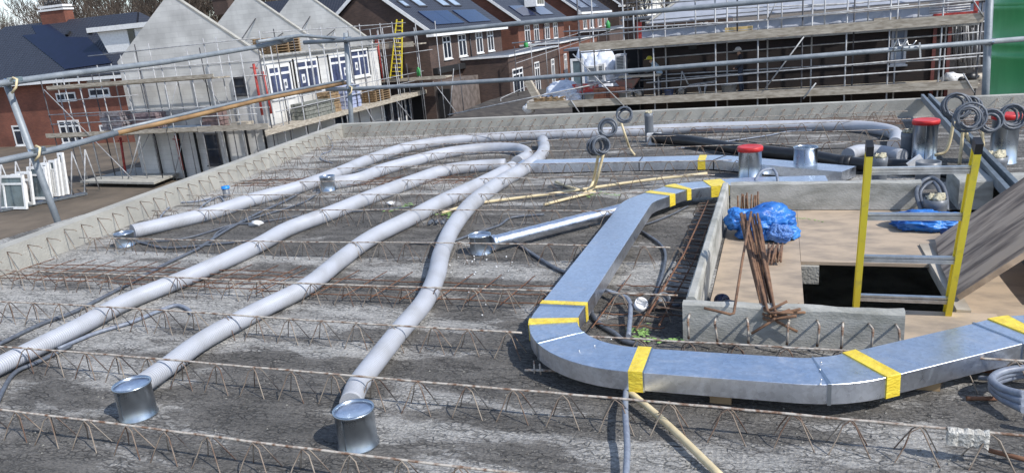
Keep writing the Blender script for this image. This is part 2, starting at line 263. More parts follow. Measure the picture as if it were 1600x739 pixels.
# ------------------------------------------------------------------ mesh builder
def smooth(pts, n=6):
    """Catmull-Rom through pts"""
    P = [V(p) for p in pts]
    if len(P) < 3: return P
    Q = [P[0] * 2 - P[1]] + P + [P[-1] * 2 - P[-2]]; o = []
    for i in range(1, len(Q) - 2):
        a, b, c, d = Q[i - 1], Q[i], Q[i + 1], Q[i + 2]
        for k in range(n):
            t = k / n
            o.append(.5 * ((2 * b) + (c - a) * t + (2 * a - 5 * b + 4 * c - d) * t * t + (3 * b - a - 3 * c + d) * t ** 3))
    o.append(P[-1]); return o
ORG = {}
class MB:
    def __init__(s): s.v = []; s.f = []; s.sm = []; s.uv = {}
    def add(s, vs, fs, sm=False, uvs=None):
        o = len(s.v); s.v += [V(p) for p in vs]
        for k, q in enumerate(fs):
            if uvs: s.uv[len(s.f)] = uvs[k]
            s.f.append([i + o for i in q]); s.sm.append(sm)
        return s
    def box(s, a, b):
        x0, y0, z0 = [min(a[i], b[i]) for i in range(3)]; x1, y1, z1 = [max(a[i], b[i]) for i in range(3)]
        return s.add([(x0, y0, z0), (x1, y0, z0), (x1, y1, z0), (x0, y1, z0), (x0, y0, z1), (x1, y0, z1), (x1, y1, z1), (x0, y1, z1)],
                     [(0, 3, 2, 1), (4, 5, 6, 7), (0, 1, 5, 4), (1, 2, 6, 5), (2, 3, 7, 6), (3, 0, 4, 7)])
    def beam(s, p, q, w, h, upv=V((0, 0, 1))):
        p, q = V(p), V(q); d = (q - p).normalized(); sd = d.cross(upv)
        if sd.length < 1e-4: sd = V((1, 0, 0))
        sd.normalize(); u = sd.cross(d)
        c = [sd * (a * w / 2) + u * (b * h / 2) for a, b in ((-1, -1), (1, -1), (1, 1), (-1, 1))]
        return s.add([p + k for k in c] + [q + k for k in c], [(0, 3, 2, 1), (4, 5, 6, 7), (0, 1, 5, 4), (1, 2, 6, 5), (2, 3, 7, 6), (3, 0, 4, 7)][::1])
    def tube(s, pts, r, n=8, cap=True, close=False):
        P = [V(p) for p in pts]; rings = []; prev = None; L = 0
        for i, p in enumerate(P):
            d = (P[min(i + 1, len(P) - 1)] - P[max(i - 1, 0)])
            if d.length < 1e-7: d = V((0, 0, 1))
            d.normalize()
            if prev is None:
                u = V((0, 0, 1)) if abs(d.z) < .9 else V((1, 0, 0)); a = d.cross(u).normalized()
            else:
                a = (prev - d * prev.dot(d))
                a = a.normalized() if a.length > 1e-5 else d.cross(V((0, 0, 1))).normalized()
            prev = a; b = d.cross(a); rr = r(i / max(1, len(P) - 1)) if callable(r) else r
            if i: L += (p - P[i - 1]).length
            rings.append(([p + (a * math.cos(2 * math.pi * k / n) + b * math.sin(2 * math.pi * k / n)) * rr for k in range(n)], L))
        vs = [q for rg, _ in rings for q in rg]; fs = []; uvs = []
        for i in range(len(P) - 1):
            for k in range(n):
                k2 = (k + 1) % n; fs.append((i * n + k, i * n + k2, (i + 1) * n + k2, (i + 1) * n + k))
                l0, l1 = rings[i][1], rings[i + 1][1]; uvs.append([(l0, k / n), (l0, (k + 1) / n), (l1, (k + 1) / n), (l1, k / n)])
        s.add(vs, fs, n > 4, uvs)
        if cap:
            o = len(s.v) - len(vs)
            s.f.append([o + k for k in range(n)][::-1]); s.sm.append(False)
            s.f.append([o + (len(P) - 1) * n + k for k in range(n)]); s.sm.append(False)
        return s
    def bar(s, p, q, r, n=6): return s.tube([p, q], r, n)
    def lathe(s, prof, c, n=32, axis=None):
        """prof: list of (r, z) ; c: base centre"""
        c = V(c); M = V((0, 0, 1)).rotation_difference(V(axis)).to_matrix() if axis is not None else Matrix.Identity(3)
        vs = []; fs = []
        for r, z in prof:
            for k in range(n):
                a = 2 * math.pi * k / n; vs.append(c + M @ V((r * math.cos(a), r * math.sin(a), z)))
        for i in range(len(prof) - 1):
            for k in range(n):
                k2 = (k + 1) % n; fs.append((i * n + k, i * n + k2, (i + 1) * n + k2, (i + 1) * n + k))
        s.add(vs, fs, True)
        return s
    def prism(s, poly, d):
        """poly: list of 3D pts (planar), d: extrude vector"""
        P = [V(p) for p in poly]; d = V(d); n = len(P)
        return s.add(P + [p + d for p in P], [list(range(n))[::-1], list(range(n, 2 * n))] + [(i, (i + 1) % n, n + (i + 1) % n, n + i) for i in range(n)])
    def loft(s, secs):
        n = len(secs[0]); vs = [p for q in secs for p in q]; fs = []
        for i in range(len(secs) - 1):
            for k in range(n):
                k2 = (k + 1) % n; fs.append((i * n + k, i * n + k2, (i + 1) * n + k2, (i + 1) * n + k))
        fs.append(list(range(n))[::-1]); fs.append([(len(secs) - 1) * n + k for k in range(n)])
        return s.add(vs, fs)
    def blob(s, c, r, seed=0, amp=.25, sc=(1, 1, 1), sub=2, freq=2.0):
        bm = bmesh.new(); bmesh.ops.create_icosphere(bm, subdivisions=sub, radius=1)
        vs = []
        for v in bm.verts:
            k = 1 + amp * noise.noise(v.co * freq + V((seed * 3.1, seed, 0))) * 2
            vs.append(V(c) + V((v.co.x * r * sc[0] * k, v.co.y * r * sc[1] * k, v.co.z * r * sc[2] * k)))
        fs = [[v.index for v in f.verts] for f in bm.faces]; bm.free()
        return s.add(vs, fs, sub > 1)
    def mesh(s, name, mats, org=V((0, 0, 0)), recalc=True):
        me = bpy.data.meshes.new(name); me.from_pydata([p - org for p in s.v], [], s.f)
        me.polygons.foreach_set('use_smooth', s.sm)
        if s.uv:
            uvl = me.uv_layers.new(name='UVMap')
            for i, p in enumerate(me.polygons):
                if i in s.uv:
                    for li, u in zip(p.loop_indices, s.uv[i]): uvl.data[li].uv = u
        for mm in (mats if isinstance(mats, (list, tuple)) else [mats]): me.materials.append(mm)
        if recalc:
            bm = bmesh.new(); bm.from_mesh(me); bmesh.ops.recalc_face_normals(bm, faces=bm.faces); bm.to_mesh(me); bm.free()
        me.update(); return me
def tag(o, label, cat, group=None, kind=None):
    if label: o['label'] = label
    if cat: o['category'] = cat
    if group: o['group'] = group
    if kind: o['kind'] = kind
    return o
def thing(name, label, cat, loc, group=None):
    o = bpy.data.objects.new(name, None); COL.objects.link(o); o.location = loc; o.empty_display_size = .1
    ORG[o.name] = V(loc); return tag(o, label, cat, group)
def part(name, mb, m, parent, label=None, **k):
    org = ORG[parent.name]
    o = bpy.data.objects.new(name, mb.mesh(name, m, org, **k)); COL.objects.link(o); o.parent = parent
    ORG[o.name] = org
    if label: o['label'] = label
    return o
def single(name, mb, m, label, cat, loc, group=None, kind=None, **k):
    o = bpy.data.objects.new(name, mb.mesh(name, m, V(loc), **k)); COL.objects.link(o); o.location = loc
    ORG[o.name] = V(loc)
    if kind: o['kind'] = kind
    if label: tag(o, label, cat, group)
    return o
def copy_thing(o, loc, rz=0, label=None, scale=None):
    c = o.copy(); COL.objects.link(c); c.location = loc; c.rotation_euler = (0, 0, rz)
    if scale: c.scale = scale
    if label: c['label'] = label
    for ch in list(o.children):
        d = ch.copy(); COL.objects.link(d); d.parent = c
        for g in ch.children:
            e = g.copy(); COL.objects.link(e); e.parent = d
    return c
# ================================================================== SETTING
g = MB(); g.add([(-900, -500, GZ), (900, -500, GZ), (900, 1400, GZ), (-900, 1400, GZ)], [(0, 1, 2, 3)])
single('ground', g, soil, None, None, (0, 0, GZ), kind='structure')
asph = mat('paving', (.17, .16, .15), (.12, .11, .1), rough=.9, scale=.6)
g = MB(); g.add([(-20, -60, GZ + .01), (-12, -60, GZ + .01), (-12, 160, GZ + .01), (-20, 160, GZ + .01)], [(0, 1, 2, 3)])
single('street', g, asph, None, None, (-16, 30, GZ + .01), kind='structure')

# ---- the raw upper floor slab with its stair opening
HX0, HX1, HY0, HY1 = -.33, 1.45, 3.28, 5.66
def xin(Y): return -5.5 - (Y - 4.4) * .155
g = MB(); step = .045
xs = sorted(set([-6.6 + i * .06 for i in range(222)] + [HX0, HX1])); ys = sorted(set([-1.2 + i * .05 for i in range(58)] + [1.7 + i * .03 for i in range(120)] + [5.3 + i * .07 for i in range(70)] + [HY0, HY1]))
idx = {}
for j, y in enumerate(ys):
    for i, x in enumerate(xs):
        z = 0
        if not (HX0 - .05 < x < HX1 + .05 and HY0 - .05 < y < HY1 + .05):
            z = .0045 * noise.noise(V((x * 5, y * 11, 0))) + .004 * noise.noise(V((x * 14, y * 24, 3))) - .002
        idx[i, j] = len(g.v); g.v.append(V((x, y, z)))
for j in range(len(ys) - 1):
    for i in range(len(xs) - 1):
        cx_, cy_ = (xs[i] + xs[i + 1]) / 2, (ys[j] + ys[j + 1]) / 2
        if HX0 < cx_ < HX1 and HY0 < cy_ < HY1: continue
        g.f.append([idx[i, j], idx[i + 1, j], idx[i + 1, j + 1], idx[i, j + 1]]); g.sm.append(True)
single('floor', g, slab_m, None, None, (0, 0, 0), kind='structure', recalc=False)
# ---- walls of the own house under the slab
h = thing('house_shell', 'pale concrete storey carrying the raw floor we stand on', 'building', (0, 4, GZ))
sh = MB()
sh.prism([(xin(-1.2) - .12, -1.2, GZ), (xin(10.2) - .12, 10.2, GZ), (xin(10.2) + .15, 10.2, GZ), (xin(-1.2) + .15, -1.2, GZ)], (0, 0, -GZ - .03))
sh.box((xin(10.1), 10.02, GZ), (6.7, 10.2, -.03)); sh.box((6.5, -1.1, GZ), (6.7, 10, -.03)); sh.box((-5, -1.2, GZ), (6.6, -1.05, -.03))
part('wall', sh, precast, h)
sh = MB(); sh.box((-6.2, -1, -2.95), (6.45, 9.98, -2.8)); part('lower_floor', sh, precast, h)
sh = MB(); sh.box((HX0 - .02, HY0 - .02, -.22), (HX0, HY1 + .02, -.02)); sh.box((HX1, HY0 - .02, -.22), (HX1 + .02, HY1 + .02, -.02)); sh.box((HX0, HY1, -.22), (HX1, HY1 + .02, -.02)); sh.box((HX0, HY0 - .02, -.22), (HX1, HY0, -.02))
part('opening_edge', sh, precast, h)
# inner partition walls seen deep down the stair opening
sh = MB(); sh.box((-1.2, 5.9, -2.8), (3, 6.0, -.25)); sh.box((-1.2, 2.6, -2.8), (-1.1, 5.9, -.25)); sh.box((2.2, 2.6, -2.8), (2.3, 5.9, -.25)); part('stair_wall', sh, kerb_m, h)

# ---- precast edge walls
def edge_wall(name, poly, label, org):
    s = MB(); s.prism(poly, (0, 0, .24)); return single(name, s, precast, label, 'edge wall', org)
edge_wall('edge_wall', [(xin(-1), -1, -.04), (xin(10.1), 10.1, -.04), (xin(10.1) - .13, 10.1, -.04), (xin(-1) - .13, -1, -.04)], 'low pale precast concrete edge wall running from the left frame to the far corner', (-6, 5, 0))
edge_wall('edge_wall', [(xin(10.1) - .13, 10.105, -.04), (6.7, 10.105, -.04), (6.7, 10.24, -.04), (xin(10.24) - .13, 10.24, -.04)], 'low precast concrete edge wall along the far side under the scaffold rails', (0, 10.15, 0))

# ---- kerbs round the stair opening
def kerb(a, b, label, org, n=14, ax=0):
    s = MB(); a, b = V(a), V(b); random.seed(int(a.x * 100) + 5)
    L = b[ax] - a[ax]; secs = []
    for i in range(n + 1):
        t = a[ax] + L * i / n; j1, j2 = random.uniform(-.004, .004), random.uniform(-.006, .003)
        o = 1 - ax
        q = []
        for (u, zz) in ((a[o], a.z), (b[o], a.z), (b[o] - .004, b.z - .012 + j2), (b[o] - .014, b.z + j1), (a[o] + .012, b.z + j1 * .6), (a[o] + .003, b.z - .01 + j2)):
            p = [0, 0, zz]; p[ax] = t; p[o] = u; q.append(V(p))
        secs.append(q)
    s.loft(secs); return single('kerb_block', s, kerb_m, label, 'kerb', org, group='kerbs around the stair opening')
kerb((-.405, 3.24, -.0), (.505, 3.30, .19), 'grey concrete kerb with rusty pins in front of the stair opening', (0, 3.27, 0))
kerb((-.40, 3.315, -.0), (-.345, 5.72, .195), 'rough topped concrete kerb left of the plywood stair cover', (-.37, 4.5, 0), ax=1, n=40)
kerb((-.335, 5.66, -.0), (.93, 5.735, .2), 'long stained concrete kerb behind the plywood and the blue bag', (.3, 5.7, 0))
kerb((1.16, 5.66, 0), (1.36, 6.1, .2), 'short thick concrete kerb piece behind the right ladder stile', (1.2, 5.8, 0), n=6)
kerb((1.42, 5.5, 0), (2.6, 6.1, .16), 'wide pale concrete block right of the grey joint channel', (1.9, 5.8, 0), n=6)
kerb((1.30, 3.95, -.25), (1.44, 5.0, .14), 'concrete kerb under the leaning board at the right frame edge', (1.37, 4.5, 0), ax=1, n=6)
# rusty pins in the near kerb
pin = None
for k, px in enumerate((1077, 1120, 1167, 1233, 1277, 1317, 1358, 1400)):
    p = PY(px, (492, 496, 498, 500, 502, 505, 507, 508)[k], 3.236)
    if pin is None:
        s = MB(); s.tube([p + V((0, .01, 0)), p + V((0, -.05, .002)), p + V((.0, -.058, -.004)), p + V((.002, -.062, -.09 - .01 * (k % 3)))], .0055, 6)
        pin = single('starter_pin', s, coated, 'bent rusty pin at the left end of the kerb before the opening', 'pin', p, group='rusty pins in the near kerb')
    else:
        c = pin.copy(); COL.objects.link(c); c.location = p; c['label'] = 'bent rusty pin in the kerb before the opening, ' + ['', 'second', 'third', 'fourth', 'fifth', 'sixth', 'seventh', 'eighth'][k] + ' from its left end'; c.rotation_euler = (0, random.uniform(-.12, .12), random.uniform(-.2, .2))

# ---- plywood in the opening, hole cut in it
pw = thing('plywood_cover', 'tan plywood formwork sheet with a square hatch around the ladder', 'plywood sheet', (.3, 4.5, 0))
z0, z1 = -.022, -.003
X0, X1, Y0, Y1 = HX0 + .003, .96, HY0 + .025, HY1 - .003; hx0, hx1, hy0, hy1 = .13, .80, 3.76, 4.47
s = MB(); s.box((X0, Y0, z0), (hx0, Y1, z1)); part('plywood_panel', s, ply, pw)
s = MB(); s.box((hx0 + .002, hy1, z0), (X1, Y1, z1)); part('plywood_panel', s, ply, pw)
s = MB(); s.box((hx0 + .002, Y0, z0), (X1, hy0, z1)); part('plywood_panel', s, ply, pw)
s = MB(); s.box((hx1, hy0 + .002, -.05), (hx1 + .06, hy1 + .35, z1 + .012)); part('batten', s, wood_l, pw)
s = MB(); s.box((hx0, hy1 - .03, -.13), (hx0 + .1, hy1 + .0, -.024)); part('support_block', s, precast, pw)
s = MB(); s.box((.87, 3.31, -.12), (1.295, 5.6, -.05)); single('formwork_panel', s, ply, 'dark brown formwork panel low in the gap beside the leaning board', 'formwork', (1.1, 3.5, -.1))

# ---- leaning plywood board (thick, worn edge)
A, B, C = V((.83, 3.86, .02)), V((.90, 4.82, .02)), None
e1 = (B - A).normalized(); dC = V((1.32, 4.78, .40)) - B; dC = (dC - e1 * dC.dot(e1)).normalized()
nn = e1.cross(dC).normalized(); nn = nn if nn.z > 0 else -nn
worn = mat('worn_board', (.50, .38, .28), (.17, .125, .095), rough=.85, scale=1.7, pos=(.42, .56), stretch=(1.2, 6, 1.2), bump=.25, bscale=6)
s = MB(); L = 1.5
poly = [A, A + dC * L, B + dC * (L + .05), B + dC * .9, B, B * .5 + A * .5 - dC * .02]
s.prism(poly, nn * .028); single('leaning_board', s, worn, 'big weathered plywood board leaning up at the right frame edge', 'board', A)

# ---- ladder
lad = thing('ladder', 'yellow ladder with aluminium rungs rising through the hatch', 'ladder', (.57, 3.75, 0))
def lp(x, z): return V((x, 3.735 - .356 * z, z))
for x in (.375, .76):
    xt = .36 if x < .5 else .755
    s = MB(); p, q = lp(x, -2.7), lp(xt, .835); yv = (q - p).normalized().cross(V((1, 0, 0)))
    s.beam(p, q, .012, .058, V((0, -1, .3)))
    for k in (-1, 1): s.beam(p + yv * k * .025, q + yv * k * .025, .026, .009, V((0, -1, .3)))
    st = part('stile', s, yellow, lad)
    s = MB(); s.beam(q - (q - p).normalized() * .012, q + (q - p).normalized() * .035, .028, .06, V((0, -1, .3))); part('end_cap', s, black_pl, st)
for k in range(-10, 4):
    z = .075 + k * .222
    s = MB(); a, b = lp(.376, z), lp(.757, z)
    if k >= 0: a.x -= .004 * k
    for dz in (-.011, 0, .011): s.beam(a + V((0, -.004 * (dz == 0), dz)), b + V((0, -.004 * (dz == 0), dz)), .026, .009)
    part('rung', s, alu, lad)

# ================================================================== LATTICE GIRDERS
def girder(Y, spans, label, z=.119, sag=0, seed=0, full=True, tilt=0.0):
    rr = random.Random(seed); rj = [rr.gauss(0, .006) for _ in range(97)]
    def dy(x): return tilt * (x + 2) + .006 * math.sin(x * 2.1 + seed)
    def zz(x): return z + .005 * math.sin(x * 1.3 + seed * 2)
    t = thing('lattice_girder', label, 'lattice girder', ((spans[0][0] + spans[-1][1]) / 2, Y, 0), 'lattice girders set in the slab')
    for a, b in spans:
        n = max(2, int((b - a) / .1)); s = MB()
        s.tube([V((a + (b - a) * i / n, Y + dy(a + (b - a) * i / n), zz(a + (b - a) * i / n) + rr.uniform(-.0012, .0012))) for i in range(n + 1)], .0046 if Y < 4 else .0042, 6)
        part('top_chord', s, coated, t)
        for sd in (-1, 1):
            s = MB(); k0 = math.ceil(a / .2); k1 = math.floor(b / .2); ALL = []
            for k in range(k0, k1 + 1):
                x = k * .2 + .04 + rj[k % 97]; j = rr.uniform(-.009, .009); y = Y + dy(x) + rj[(k * 3) % 97] * .5
                f1, f2 = V((x - .068 + j, y + sd * .046, -.01)), V((x + .068 + j, y + sd * .046, -.01))
                top = zz(x) - .001
                pts = [f1, f1.lerp(V((x - .012, y + sd * .009, top)), .5), V((x - .02 + j, y + sd * .012, top - .018)), V((x, y + sd * .007, top)), V((x + .02 + j, y + sd * .012, top - .018)), f2]
                ALL += pts
            if len(ALL) > 2: s.tube(ALL, .0026 if Y < 4 else .0025, 5, cap=False)
            part('lattice_wire', s, coated2, t)
XR = 3.2
girder(1.917, [(-4.3, XR)], 'lattice girder nearest the camera, passing in front of the two near collars', seed=1)
girder(2.445, [(-4.8, XR)], 'lattice girder between the near flat duct run and the two near collars', seed=2)
girder(2.985, [(-5.15, -1.1), (-.86, XR)], 'lattice girder between the near kerb and the flat duct', seed=3)
girder(3.51, [(-5.2, -1.1), (-.83, -.46)], 'lattice girder behind the rusty mesh free strip, ending beside the near kerb corner', seed=4)
girder(4.31, [(-5.3, -1.1), (-.83, -.6)], 'lattice girder running over the galvanised collar of the round spiral duct', seed=5)
girder(5.18, [(-5.4, -1.1)], 'lattice girder passing just before the rear beige conduit ends', seed=6)
girder(5.74, [(-5.5, -1.0)], 'lattice girder in front of the middle galvanised collar and green paint marks', seed=7)
girder(6.34, [(-5.6, -.5)], 'lattice girder passing under the upright beige conduits', seed=8)
girder(7.0, [(-5.75, -.4)], 'lattice girder under the front edge of the far flat duct', seed=9)
girder(7.75, [(-5.85, 1.2)], 'lattice girder just behind the far flat duct and the black pipe', seed=10)
girder(8.45, [(-5.95, 1.3), (1.75, 5)], 'lattice girder crossing the U shaped white pipe bends', seed=11)
girder(9.1, [(-6.0, 1.35), (1.75, 5)], 'lattice girder in front of the outermost white pipe', seed=12)
girder(9.7, [(-6.1, 1.4), (1.75, 5)], 'lattice girder closest to the far edge wall', seed=13)

# ---- cement coated spacer lump on the nearest right girder
s = MB(); p = G(1480, 676, .1); q = G(1545, 682, .1)
s.loft([[p.lerp(q, i / 8) + V((0, dy_ * (1 + .15 * math.sin(i * 2.1)), dz_ * (1 + .2 * math.sin(i * 3.3)))) for dy_, dz_ in ((-.014, -.035), (.014, -.035), (.016, .012), (0, .022), (-.016, .012))] for i in range(9)])
single('spacer', s, mat('cement_lump', (.62, .6, .55), (.40, .38, .34), rough=.95, scale=60, bump=1.0, bscale=60), 'cement covered bundle gripping the girder chord right of the flat duct', 'spacer', p)

def ordinal(n):
    one = ['', 'first', 'second', 'third', 'fourth', 'fifth', 'sixth', 'seventh', 'eighth', 'ninth', 'tenth', 'eleventh', 'twelfth', 'thirteenth', 'fourteenth', 'fifteenth', 'sixteenth', 'seventeenth', 'eighteenth', 'nineteenth']
    if n < 20: return one[n]
    t, u = divmod(n, 10); w = {2: 'twent', 3: 'thirt', 4: 'fort', 5: 'fift', 6: 'sixt'}[t]
    return w + 'ieth' if u == 0 else w + 'y-' + one[u]
# ---- starter hairpins along the two edge walls
base = None
n = 0
for k in range(45):
    Y = 1.5 + k * .19
    x = xin(Y) - .004; rr = random.Random(k)
    if base is None:
        s = MB()
        s.tube([(0, 0, .165), (.11, .0, .155), (.13, .005, .14)], .0035, 5); s.tube([(0, .0, .162), (.03, -.01, .13), (.12, -.05, .0)], .0033, 5)
        me = s.mesh('starter_hairpin', coated2)
        base = me
    o = bpy.data.objects.new('starter_hairpin', me); COL.objects.link(o); o.location = (x, Y, rr.uniform(-.01, .01)); o.rotation_euler = (0, rr.uniform(-.06, .06), rr.uniform(-.2, .2))
    tag(o, 'bent steel hairpin in the low left edge wall, ' + ordinal(k + 1) + ' from the camera end', 'starter bar', 'hairpins in the left edge wall')
for k in range(66):
    X = -6.2 + k * .165; rr = random.Random(k + 99)
    if 1.3 < X < 1.8: continue
    o = bpy.data.objects.new('starter_hairpin', me); COL.objects.link(o); o.location = (X, 10.1, rr.uniform(-.015, .015)); o.rotation_euler = (0, 0, -math.pi / 2 + rr.uniform(-.5, -.1))
    tag(o, 'bent steel hairpin in the far edge wall, ' + ordinal(k + 1) + ' from the left corner', 'starter bar', 'hairpins in the far edge wall')
# ---- rusty mesh strips over the slab joints
def mesh_strip(Y0, Y1, xa, xb, z, label, nl=4, m=rust, gap=None):
    t = thing('joint_mesh', label, 'steel mesh', ((xa + xb) / 2, (Y0 + Y1) / 2, 0), 'steel mesh over the slab joints')
    s = MB(); rr = random.Random(int(Y0 * 10))
    for i in range(nl):
        y = Y0 + (Y1 - Y0) * (i + .15) / nl; s.tube([(xa + (xb - xa) * k / 20, y + .008 * math.sin(k + i), z + rr.uniform(-.004, .004)) for k in range(21)], .0035, 5)
    part('long_bars', s, m, t)
    s = MB(); x = xa
    while x < xb:
        s.tube([(x, Y0 - .04, z + .006), (x + .05, Y1 + .04, z + .008)], .0033, 5); x += .2 + rr.uniform(-.02, .02)
    part('cross_bars', s, m, t)
mesh_strip(3.58, 3.98, -5.3, -3.0, .03, 'rusty steel mesh on the joint left of the longest white pipe', nl=5)
mesh_strip(3.56, 3.95, -3.0, -1.1, .022, 'rusty steel mesh on the joint between the two long white pipes and the flat duct', nl=3)
mesh_strip(3.3, 4.0, -.84, -.5, .03, 'rusty steel mesh between the flat duct and the stair kerb', nl=5)
mesh_strip(6.55, 6.95, -5.6, -2.9, .03, 'rusty steel mesh on the far joint behind the middle collar', nl=4)
mesh_strip(9.2, 9.95, -1.0, 1.3, .05, 'rusty steel mesh in front of the far wall by the joint channel', nl=7)
mesh_strip(8.7, 9.9, 1.8, 4.5, .05, 'rusty steel mesh behind the coiled cables at the far right corner', nl=8)
# hairpins along the left kerb (towards the duct)
s = MB(); hp = MB()
hp.tube([(0, 0, .07), (-.15, .01, .075), (-.17, .012, .062), (-.165, .02, .04), (-.02, .02, .035)], .0042, 6)
hpm = hp.mesh('kerb_hairpin', coated2)
for k in range(18):
    Y = 3.42 + k * .13; o = bpy.data.objects.new('kerb_hairpin', hpm); COL.objects.link(o); o.location = (-.40, Y, random.uniform(-.01, .01)); o.rotation_euler = (0, random.uniform(-.08, .08), random.uniform(-.25, .15))
    tag(o, 'looped rusty hairpin beside the flat duct, ' + ordinal(k + 1) + ' from the near kerb corner', 'starter bar', 'hairpins in the kerb beside the flat duct')
s = MB()
for dx, dz in ((-.52, .085), (-.47, .03)): s.tube([(dx - .06, 3.35, dz), (dx, 4.3, dz), (dx + .03, 5.6, dz)], .0055, 6)
single('reinforcing_bars', s, rust, 'two long rusty bars tied along the kerb beside the flat duct', 'rebar', (-.5, 4.5, 0))

# ================================================================== WHITE CORRUGATED PIPES
def wpipe(pts, label, r=.046, z=.055):
    P = [(G(p[0], p[1], p[2] if len(p) > 2 else z)) for p in pts]
    Q_ = smooth(P, 8); s = MB(); nq = len(Q_) - 1
    s.tube(Q_, (lambda t: min(.068, r + max(0, Q_[min(nq, int(round(t * nq)))].y - 2.3) * .0062)) if r < .05 else r, 20); return single('flexible_duct', s, ribbed, label, 'flexible duct', P[0], group='white corrugated ducts on the slab')
wpipe([(548, 630, .06), (560, 600), (590, 560), (626, 515), (664, 470), (682, 430), (690, 395), (708, 355), (738, 318), (782, 285), (822, 262), (843, 245), (850, 232), (848, 220, .07)], 'white ribbed duct rising from the nearest large collar to the small far collar')
wpipe([(222, 600, .06), (262, 572), (320, 530), (400, 487), (480, 447), (535, 404), (580, 372), (640, 342), (690, 316), (740, 293), (790, 268), (800, 262)], 'white ribbed duct from the leftmost near collar to the end of the far flat duct')
wpipe([(-60, 600), (30, 556), (120, 512), (200, 470), (300, 430), (400, 385), (450, 358), (520, 332), (590, 304), (650, 282), (692, 268), (740, 261), (790, 258)], 'long white ribbed duct running out of the left frame edge')
wpipe([(512, 288, .06), (560, 280), (600, 265), (650, 251), (700, 239), (750, 233), (790, 232), (815, 235), (824, 244), (808, 254, .07)], 'white ribbed duct from the middle collar ending in a tight bend')
wpipe([(207, 362, .06), (260, 350), (330, 333), (400, 311), (470, 292), (530, 270), (580, 249), (640, 230), (700, 221), (780, 215), (860, 211), (960, 207), (1080, 201), (1200, 198), (1290, 197), (1350, 199), (1392, 206), (1402, 217), (1398, 226)], 'outermost white ribbed duct sweeping along the far wall')
wpipe([(1325, 242, .09), (1345, 236, .08), (1380, 238), (1410, 244)], 'short white duct stub between the black pipe and the grey pipes', r=.06)

def collar(c, label, r=.074, h=.15, lid='disc', lip=True, tilt=None, group='galvanised ceiling collars', z=0, side=None, m=galv_dull):
    c = V(c); t = thing('duct_collar', label, 'duct collar', c, group)
    s = MB(); prof = [(r * 1.07, 0), (r * 1.07, .006), (r, .012), (r, h - .012)]
    prof += [(r * 1.05, h - .01), (r * 1.06, h - .004), (r * 1.04, h), (r * .97, h), (r * .955, h - .012)]
    if lid == 'open': prof += [(r * .95, .02), (0, .02)]
    s.lathe(prof, c, 40, tilt)
    # vertical seam
    s.beam(c + V((-.1 * r, -r * 1.0, .014)), c + V((-.1 * r, -r * 1.0, h - .014)), .006, .004, V((0, 1, 0)))
    part('sleeve', s, m, t)
    if lid == 'disc':
        s = MB(); s.lathe([(r * .955, h - .011), (r * .93, h - .009), (r * .8, h - .013), (0, h - .014)], c, 40, tilt); part('lid', s, galv, t)
    elif lid == 'red':
        s = MB(); s.lathe([(r * 1.02, h - .03), (r * 1.09, h - .03), (r * 1.12, h + .002), (r * 1.06, h + .012), (r * .9, h + .008), (0, h + .006)], c, 40, tilt); part('cap', s, red_pl, t)
    return t
collar(G(206, 655) + V((.0, .04, 0)), 'galvanised collar at the start of the leftmost near white duct')
collar(G(552, 702) + V((0, .04, 0)), 'large galvanised collar closest to the camera with a sky blue lid')
collar(G(188, 387) + V((0, .06, 0)), 'galvanised collar beside the left edge wall, lid half covered by its duct', h=.11)
collar((-4.33, 6.44, 0), 'small galvanised collar standing in the middle of the slab at the second outermost duct', r=.076, h=.15)
collar(G(748, 398) + V((0, .05, 0)), 'galvanised collar feeding the round spiral duct', r=.074, h=.13)
collar(G(848, 232) + V((0, .0, 0)), 'small flat topped collar at the far end of the nearest white duct', r=.055, h=.1)
collar(G(1172, 276) , 'tall collar with red cap left of the open collar', r=.098, h=.26, lid='red')
collar(G(1258, 272), 'open topped galvanised collar without a cap behind the long kerb', r=.098, h=.24, lid='open')
collar(G(1443, 250) , 'tall collar with red cap beside the foam filled grey pipe', r=.1, h=.35, lid='red')
collar(G(1566, 254) , 'tall collar with red cap partly behind the coiled cables', r=.1, h=.40, lid='red')
s = MB(); c = G(355, 308); s.lathe([(.036, 0), (.036, .1), (.03, .1)], c, 20)
t = thing('pipe_stub', 'small grey pipe stub with bright blue cap near the left wall', 'pipe stub', c); part('pipe', s, pvc, t)
s = MB(); s.lathe([(.042, .09), (.042, .115), (0, .118)], c, 20); part('cap', s, mat('blue_cap', (.02, .25, .75), rough=.4), t)

# round spiral duct
a, b = V((-1.82, 4.51, .066)), V((-1.07, 5.42, .07)); s = MB(); n = 60
s.tube([a.lerp(b, i / n) for i in range(n + 1)], lambda t: .047 + (.0022 if int(t * 60) % 8 == 0 else 0), 24)
t = thing('round_duct', 'shiny round galvanised duct running from its collar under the flat duct', 'round duct', a); part('pipe', s, galv, t)
s = MB(); d = (b - a).normalized(); s.lathe([(.049, 0), (.053, .003), (.053, .03), (.049, .034)], a + d * .0, 24, d); part('coupling', s, galv, t)

